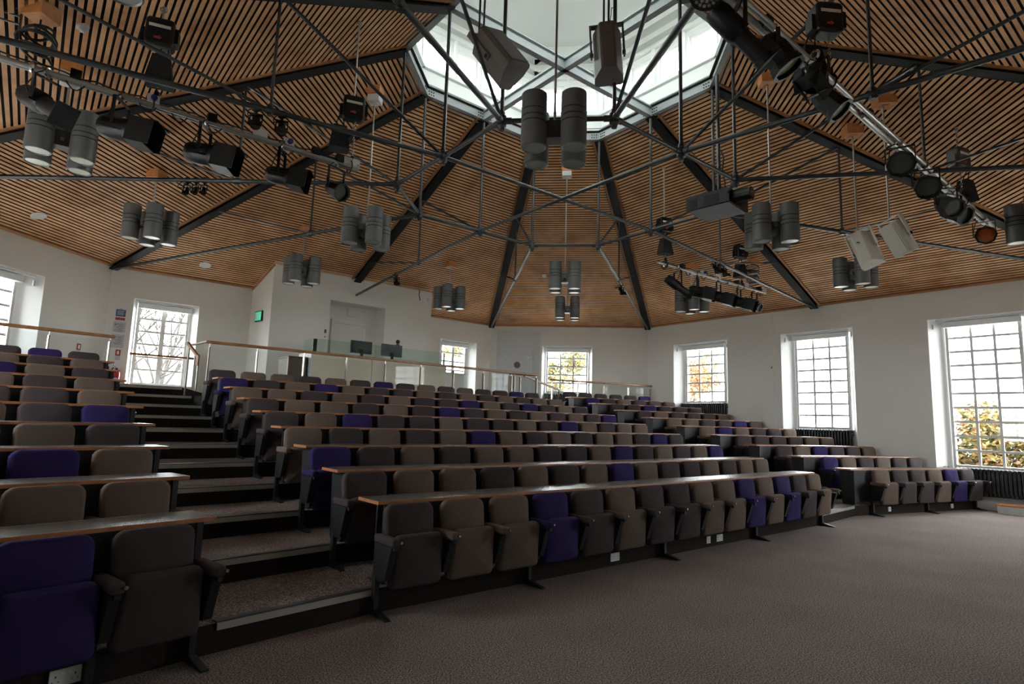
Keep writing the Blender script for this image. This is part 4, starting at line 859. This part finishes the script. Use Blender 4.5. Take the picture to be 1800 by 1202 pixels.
# ------------------------------------------------------------------ chain hoists
BARD = RD
def hoist(x, y, zbar, lab, bagd=(-0.12, 0.0), m='cast_black', rz=0.5):
    cz = ceil_z(x, y); o = thing('chain_hoist', (x, y, 5.88), lab, 'chain hoist', 'chain hoists of the lighting bars', rz); z0 = 5.88
    def lp(nm, b, mm, sm=None): return link(nm, b.mesh(nm, mm, sm), o, True)
    lp('suspension_rod', MB().tube((0, 0, 0.22), (0, 0, cz-z0), 0.012, 8).torus((0, 0, cz-z0-0.05), (0, 1, 0), 0.035, 0.010, 12, 5), 'bar_alu')
    bd = lp('motor_body', MB().pad(0.30, 0.34, 0.20, 0.05, 0.03, T(0, 0, 0.02)).box(0.10, 0.19, -0.07, 0.07, -0.08, 0.10).box(-0.19, -0.13, -0.06, 0.06, -0.12, 0.05), m)
    link('label_plate', MB().box(-0.11, 0.11, -0.106, -0.098, 0.06, 0.095).mesh('label_plate', 'plastic_white'), bd, True)
    link('arrow_mark', MB().prism([(-0.05, -0.06), (0.0, -0.05), (0.0, -0.04), (0.03, -0.065), (0.0, -0.09), (0.0, -0.08), (-0.05, -0.08)], 0.098, 0.106, Matrix(((1,0,0,0),(0,0,-1,0),(0,1,0,0),(0,0,0,1)))).mesh('arrow_mark', 'sign_red'), bd, True)
    ch = MB(); L = z0-0.16-zbar; n = int(L/0.045)
    for k in range(n): ch.torus((0.03, 0, -0.16-k*0.045), (1, 0, 0) if k % 2 else (0, 1, 0), 0.016, 0.006, 6, 4)
    tag(lp('chain', ch, 'chrome'), kind='stuff')
    lp('hook', MB().torus((0.03, 0, zbar-z0+0.07), (0, 1, 0), 0.035, 0.014, 10, 5).tube((0.03, 0, zbar-z0+0.1), (0.03, 0, zbar-z0+0.16), 0.03, 8), 'cast_black')
    ang = math.atan2(BARD.y, BARD.x)-rz; lp('sling', MB().torus((0, 0, zbar-z0), (math.cos(ang), math.sin(ang), 0), 0.088, 0.010, 18, 5), 'cast_black')
    bx, by = bagd; lp('chain_bag', MB().add([(bx+sx*w, by+sy*w*.8, z) for z, w in ((-0.28, 0.09), (-0.62, 0.14)) for sx, sy in ((-1, -1), (1, -1), (1, 1), (-1, 1))], [(3, 2, 1, 0), (4, 5, 6, 7), (0, 1, 5, 4), (1, 2, 6, 5), (2, 3, 7, 6), (3, 0, 4, 7)]).path([(bx-.06, by, -.28), (bx-.02, 0, -.12)], 0.008).path([(bx+.06, by, -.28), (bx+.04, 0, -.12)], 0.008), 'canvas_black')
hoist(-4.90, 5.951, 5.035, 'black chain hoist with chain bag over the hooded end of the long bar', (0.05, -0.05))
hoist(-3.226, 7.70, 5.035, 'black chain hoist with white label at the short end of the long bar', (-0.17, 0.0))
hoist(2.60, 6.186, 5.20, 'black chain hoist with white label and red arrow over the double bar', (-0.16, 0.05), rz=0.2)
hoist(5.994, 9.689, 5.20, 'grey chain hoist with open chain bag at the far end of the double bar', (0.22, 0.05), 'bar_dark')
hoist(1.864, 12.835, 5.02, 'black chain hoist at the start of the short bar', (0.02, 0.0))
hoist(4.0, 14.854, 5.02, 'black chain hoist at the end of the short bar', (0.0, 0.02))

# ------------------------------------------------------------------ loudspeakers and projector
def speaker(c, down, front, w, dp, h, m, rod_top, lab, grp, hang=None):
    a = Vector(down).normalized(); c = Vector(c) if hang is None else Vector(hang)+a*(h*.62+.01); f = Vector(front); f = (f-a*f.dot(a)).normalized(); x = f.cross(a)
    M = Matrix(((x.x, -f.x, -a.x, c.x), (x.y, -f.y, -a.y, c.y), (x.z, -f.z, -a.z, c.z), (0, 0, 0, 1)))
    o = thing('loudspeaker', c, lab, 'loudspeaker', grp)
    pl = [(-w/2+.03, -dp/2), (w/2-.03, -dp/2), (w/2, -dp/2+.04), (w*.48, -dp*.05), (w*.26, dp*.46), (w*.2, dp/2), (-w*.2, dp/2), (-w*.26, dp*.46), (-w*.48, -dp*.05), (-w/2, -dp/2+.04)]
    MB().prism(pl, -h/2, h/2, M).build('cabinet', m, o)
    MB().box(-w/2+.045, w/2-.045, -dp/2-.012, -dp/2, -h/2+.03, h/2-.03, M).build('grille', m, o)
    y = MB().box(-w/2-.035, -w/2-.012, -.035, .035, -.04, h*.62, M).box(w/2+.012, w/2+.035, -.035, .035, -.04, h*.62, M).box(-w/2-.035, w/2+.035, -.035, .035, h*.62, h*.62+.02, M)
    y.build('bracket', m, o)
    MB().tube(M @ Vector((-w/2-.04, 0, 0)), M @ Vector((-w/2, 0, 0)), 0.028, 10).tube(M @ Vector((w/2, 0, 0)), M @ Vector((w/2+.04, 0, 0)), 0.028, 10).build('pivot_bolt', 'cast_black', o)
    t = M @ Vector((0, 0, h*.62+.01))
    for s in ((-0.03, 0.03) if grp.startswith('dark') else (0.0,)): MB().tube(Vector((t.x+s, t.y, t.z)), Vector((t.x+s, t.y, ceil_z(t.x+s, t.y)+.01 if rod_top is None else rod_top)), 0.014, 8).build('suspension_rod', 'tie_steel' if grp.startswith('dark') else 'bar_alu', o)
    MB().lathe([(0, h/2+.002), (0.012, h/2+.004)], 8, M @ Matrix.Scale(-1, 4, Vector((0, 0, 1)))).build('fixing_hole', 'ink', o)
    b = MB(); rr = random.Random(int(c.x*100)); q = [M @ Vector((0.0, dp*.5, h*.2))]
    for k in range(6): q.append(q[-1]+Vector((rr.uniform(-.06, .06), rr.uniform(-.03, .03), rr.uniform(-.05, .09))))
    b.path(q, 0.005, 5).build('cable', 'cable_black', o)
speaker((-1.05, 6.98, 6.13), (0.52, -0.1, -0.72), (0.5, -0.55, 0.45), 0.40, 0.40, 0.66, 'speaker_grey', None, 'dark loudspeaker tilted over the pendant lamp under the lantern', 'dark loudspeakers under the lantern')
speaker((0.33, 6.98, 6.14), (0.06, -0.05, -1), (0.05, 1, 0.0), 0.36, 0.40, 0.62, 'speaker_grey', None, 'dark loudspeaker hanging upright in its bracket under the lantern', 'dark loudspeakers under the lantern')
speaker((4.86, 10.50, 4.68), (0.22, -0.25, -1.0), (0.4, 0.5, 0.1), 0.36, 0.38, 0.56, 'speaker_white', ceil_z(4.789, 10.502)-.14, 'white loudspeaker with looped cables in front of a pendant', 'white loudspeakers', hang=(4.789, 10.502, 4.97))
speaker((4.84, 9.48, 4.64), (0.42, 0.0, -0.85), (-0.75, -0.45, -0.45), 0.30, 0.34, 0.52, 'speaker_white', ceil_z(4.82, 9.48)-.14, 'white loudspeaker tilted to one side in its bracket', 'white loudspeakers', hang=(4.80, 9.48, 4.84))
for x, y, nm in ((4.79, 10.50, 'wooden ceiling block holding the rod of the cabled white loudspeaker'), (4.82, 9.48, 'wooden ceiling block holding the rod of the tilted white loudspeaker')):
    z = ceil_z(x, y); tag(MB().box(x-.14, x+.14, y-.12, y+.12, z-.16, z+.03).box(x-.05, x+.05, y-.05, y+.05, z-.17, z-.16).build('ceiling_block', 'block_wood'), nm, 'block', 'wooden blocks on the ceiling')
pc = Vector((2.37, 10.02, 5.29)); fw = Vector((0.78, -0.626, 0)); sdv = Vector((0.626, 0.78, 0)); PM = Matrix(((fw.x, sdv.x, 0, pc.x), (fw.y, sdv.y, 0, pc.y), (0, 0, 1, pc.z), (0, 0, 0, 1)))
o = thing('projector', pc, 'large black projector on a pole below the lantern ring', 'projector')
MB().box(-0.42, 0.34, -0.36, 0.36, -0.10, 0.13, PM).box(-0.40, 0.32, -0.33, 0.33, 0.13, 0.15, PM).build('case', 'cast_black', o)
MB().box(-0.40, 0.32, -0.34, 0.34, -0.112, -0.10, PM).build('base_plate', 'projector_base', o)
MB().tube(PM @ Vector((0.34, -0.14, 0.03)), PM @ Vector((0.62, -0.14, 0.03)), 0.105, 16).build('lens_barrel', 'cast_black', o, smooth=40); MB().tube(PM @ Vector((0.622, -0.14, 0.03)), PM @ Vector((0.626, -0.14, 0.03)), 0.085, 16).build('lens', 'lens_glass', o)
for x0, x1 in ((-0.36, -0.22), (-0.10, 0.16)):
    bb = MB()
    for k in range(6): bb.box(x0, x1, -0.368, -0.36, -0.07+k*.028, -0.055+k*.028, PM)
    tag(bb.build('vent_slots', 'projector_base', o), kind='stuff')
MB().tube(PM @ Vector((0.0, 0, 0.15)), Vector((pc.x, pc.y, ZR-.1)), 0.032, 10).build('pole', 'tie_steel', o, smooth=40); MB().box(-0.14, 0.14, -0.12, 0.12, 0.15, 0.19, PM).build('mount', 'cast_black', o)
MB().path([PM @ Vector((0.05, 0.05, 0.17)), PM @ Vector((0.09, 0.04, 0.4)), PM @ Vector((0.05, 0.03, 0.62)), PM @ Vector((0.08, 0.03, 0.85)), PM @ Vector((0.03, 0.02, 1.0))], 0.013).build('cable', 'cable_black', o)

# ------------------------------------------------------------------ small ceiling fittings and cable coils
def facet_n(x, y):
    e = 0.01; return Vector((-(ceil_z(x+e, y)-ceil_z(x-e, y))/(2*e), -(ceil_z(x, y+e)-ceil_z(x, y-e))/(2*e), 1)).normalized()
for x, y, r, lab in ((-10.108, 9.784, 0.13, 'round white ceiling speaker above the window wall'), (-9.074, 13.325, 0.13, 'round white ceiling speaker above the stair window')):
    M = aim_matrix(Vector((x, y, ceil_z(x, y)-.008)), -facet_n(x, y)); o = thing('ceiling_speaker', (x, y, ceil_z(x, y)), lab, 'ceiling speaker', 'round ceiling speakers')
    MB().lathe([(r, 0.0), (r, -.012), (r-.015, -.016)], 20, M).build('rim', 'plastic_white', o); MB().lathe([(r-.015, -.012), (0, -.014)], 20, M).build('grille', 'sign_white', o)
for x, y, lab in ((-5.794, 5.818, 'white smoke detector dome on the slats above the long bar'), (-0.997, 17.447, 'small white smoke detector on the slats above the north wall')):
    M = aim_matrix(Vector((x, y, ceil_z(x, y)-.005)), -facet_n(x, y)); o = thing('smoke_detector', (x, y, ceil_z(x, y)), lab, 'smoke detector', 'white smoke detectors')
    MB().lathe([(0.07, 0), (0.07, -.02), (0.06, -.03)], 16, M).build('base', 'plastic_white', o); MB().lathe([(0.05, -.03), (0.045, -.06), (0.02, -.075), (0, -.075)], 16, M).build('sensor_dome', 'plastic_white', o, smooth=50)
rr = random.Random(3)
for (x, y, z0, n, lab) in ((4.389, 15.244, 5.18, 11, 'hanging stack of coiled cable under a wooden block'), (-5.80, 5.32, 5.28, 7, 'loops of dark cable hanging above the long lighting bar')):
    o = thing('cable_coil', (x, y, z0), lab, 'cable coil', 'hanging cable coils')
    for k in range(n): MB().torus((x+rr.uniform(-.02, .02), y+rr.uniform(-.02, .02), z0+k*.042), (rr.uniform(-.35, .35), rr.uniform(-.35, .35), 1), 0.15+rr.uniform(-.03, .03), 0.015, 18, 5).build('cable_loop', 'cable_grey' if (k % 2 and n > 8) else 'cable_black', o, smooth=60)
    cz = ceil_z(x, y); MB().tube((x, y, z0+n*.042-.02), (x, y, cz-.05), 0.010, 6).build('suspension_cord', 'cable_black', o); MB().box(x-.12, x+.12, y-.12, y+.12, cz-.14, cz+.03).build('ceiling_block', 'block_wood', o)
o = thing('cable_rack', (-6.15, 5.15, 5.9), 'open wire cable rack above the end of the long bar', 'cable rack')
for k in range(6): MB().beam((-6.35, 5.0, 5.62+k*.09), (-6.02, 5.3, 5.62+k*.09), 0.02, 0.015).build('rung', 'bar_dark', o)
for q in ((-6.35, 5.0), (-6.02, 5.3)): MB().tube((q[0], q[1], 5.55), (q[0], q[1], ceil_z(*q)), 0.014, 6).build('upright', 'bar_dark', o)

# ------------------------------------------------------------------ outside: ground, neighbouring house, shrubs and trees
structure(MB().add([(-120, -120, -0.5), (120, -120, -0.5), (120, 120, -0.5), (-120, 120, -0.5)], [(0, 1, 2, 3)]).build('ground', 'ground_paving'))
def leaves(n, centres, m, size, rnd, name, par):
    b = MB()
    for _ in range(n):
        c, rad = rnd.choice(centres)
        d = Vector((rnd.gauss(0, 1), rnd.gauss(0, 1), rnd.gauss(0, 1))).normalized()*rad*rnd.uniform(0.55, 1.05); p = Vector(c)+d
        a = Vector((rnd.gauss(0, 1), rnd.gauss(0, 1), rnd.gauss(0, .6))).normalized(); t = a.cross(Vector((rnd.gauss(0, 1), rnd.gauss(0, 1), rnd.gauss(0, 1)))).normalized(); s = size*rnd.uniform(.6, 1.3)
        b.add([p-a*s, p+t*s*.45, p+a*s, p-t*s*.45], [(0, 1, 2, 3)])
    return tag(b.build(name, m, par), kind='stuff')
def tree(base, h, rnd, lab, cat, cl, leafsets, name='tree', spread=0.55, levels=4, thick=0.014):
    o = thing(name, base, lab, cat); b = MB(); tips = []
    def grow(p, d, L, r, lv):
        q = p+d*L; b.tube(p, q, r, 6 if lv > 1 else 4, r*.62, cap=False)
        if lv == 0: tips.append(q); return
        for _ in range(3 if lv > 1 else 2):
            nd = (d+Vector((rnd.gauss(0, spread), rnd.gauss(0, spread), rnd.gauss(.1, spread*.5)))).normalized(); grow(q, nd, L*rnd.uniform(.62, .85), r*.60, lv-1)
        tips.append(q)
    grow(Vector(base), Vector((0, 0, 1)), h*.30, h*thick, levels); b.build('branches', 'bark', o)
    for n, m, sz, rad in leafsets: leaves(n, [(t, rad) for t in tips], m, sz, rnd, 'foliage', o)
def shrub(base, w, h, rnd, lab, sets):
    o = thing('autumn_shrub', base, lab, 'shrub', 'autumn shrubs outside the windows'); cl = []; b = MB()
    for _ in range(26):
        p = Vector(base)+Vector((rnd.uniform(-w/2, w/2), rnd.uniform(-w/2, w/2), h*rnd.uniform(.15, .85))); cl.append((p, h*.17)); b.tube(Vector(base)+Vector((rnd.uniform(-.2, .2), rnd.uniform(-.2, .2), 0)), p, 0.02, 4, 0.006)
    b.build('stems', 'bark', o)
    for n, m, sz in sets: leaves(n, cl, m, sz, rnd, 'foliage', o)
r1 = random.Random(11)
for s, d, w, h, lab in ((7.25, 3.0, 1.15, 2.40, 'golden autumn shrub outside the largest window, beside its jamb'), (8.45, 3.2, 1.15, 2.50, 'dense yellow and orange shrub outside the largest window'), (9.70, 3.4, 1.15, 2.30, 'orange autumn shrub outside past the largest window')):
    shrub(RP(s, -0.5, d), w, h+0.5, r1, lab, ((2600, 'leaf_yellow', 0.075), (1300, 'leaf_orange', 0.075), (1500, 'leaf_green', 0.085)))
tree(QP(1.15, -0.5, 3.2), 8.5, random.Random(5), 'tree with yellow green leaves outside the window by the lobby door', 'tree', 0, ((7000, 'leaf_yellow', 0.10, 0.5), (5000, 'leaf_green', 0.10, 0.5)))
tree(RP(-2.9, -0.5, 6.5), 6.5, random.Random(8), 'tree with thin orange leaves outside the window next to the corner', 'tree', 0, ((6000, 'leaf_orange', 0.09, 0.5),))
for k, (s, d, h) in enumerate(((0.7, 4.2, 6.5), (2.4, 9.8, 7.5), (3.6, 16.0, 8.5))):
    tree(BP(s, -0.5, d), h, random.Random(20+k), ['bare twiggy tree outside the stair window, beside the west corner', 'tall bare tree outside the middle of the stair window', 'bare tree with sparse yellow buds outside the stair window'][k], 'tree', 0, ((260, 'leaf_yellow', 0.05, 0.35),), name='bare_tree', levels=6, spread=0.36, thick=0.015)
tree(WP(2.0, -0.5, 5.0), 7.0, random.Random(31), 'bare tree outside the window behind the extinguisher side block', 'tree', 0, ((200, 'leaf_yellow', 0.06, 0.4),), name='bare_tree', levels=6, spread=0.38, thick=0.015)
o = thing('neighbouring_house', RP(6.5, -0.5, 13.0), 'pale rendered building outside the side windows', 'building')
wbox(RP, 2.5, 14.0, -0.5, 4.6, 12.0, 20.0).build('walls', 'render_white', o); wbox(RP, 2.3, 14.2, 4.6, 4.8, 11.8, 20.2).build('roof', 'roof_slate', o)
for s in (8.9, 9.3, 10.2, 5.6, 6.6): wbox(RP, s-.03, s+.03, -0.5, 3.2, 11.93, 11.99).build('drainpipe', 'roof_slate', o)
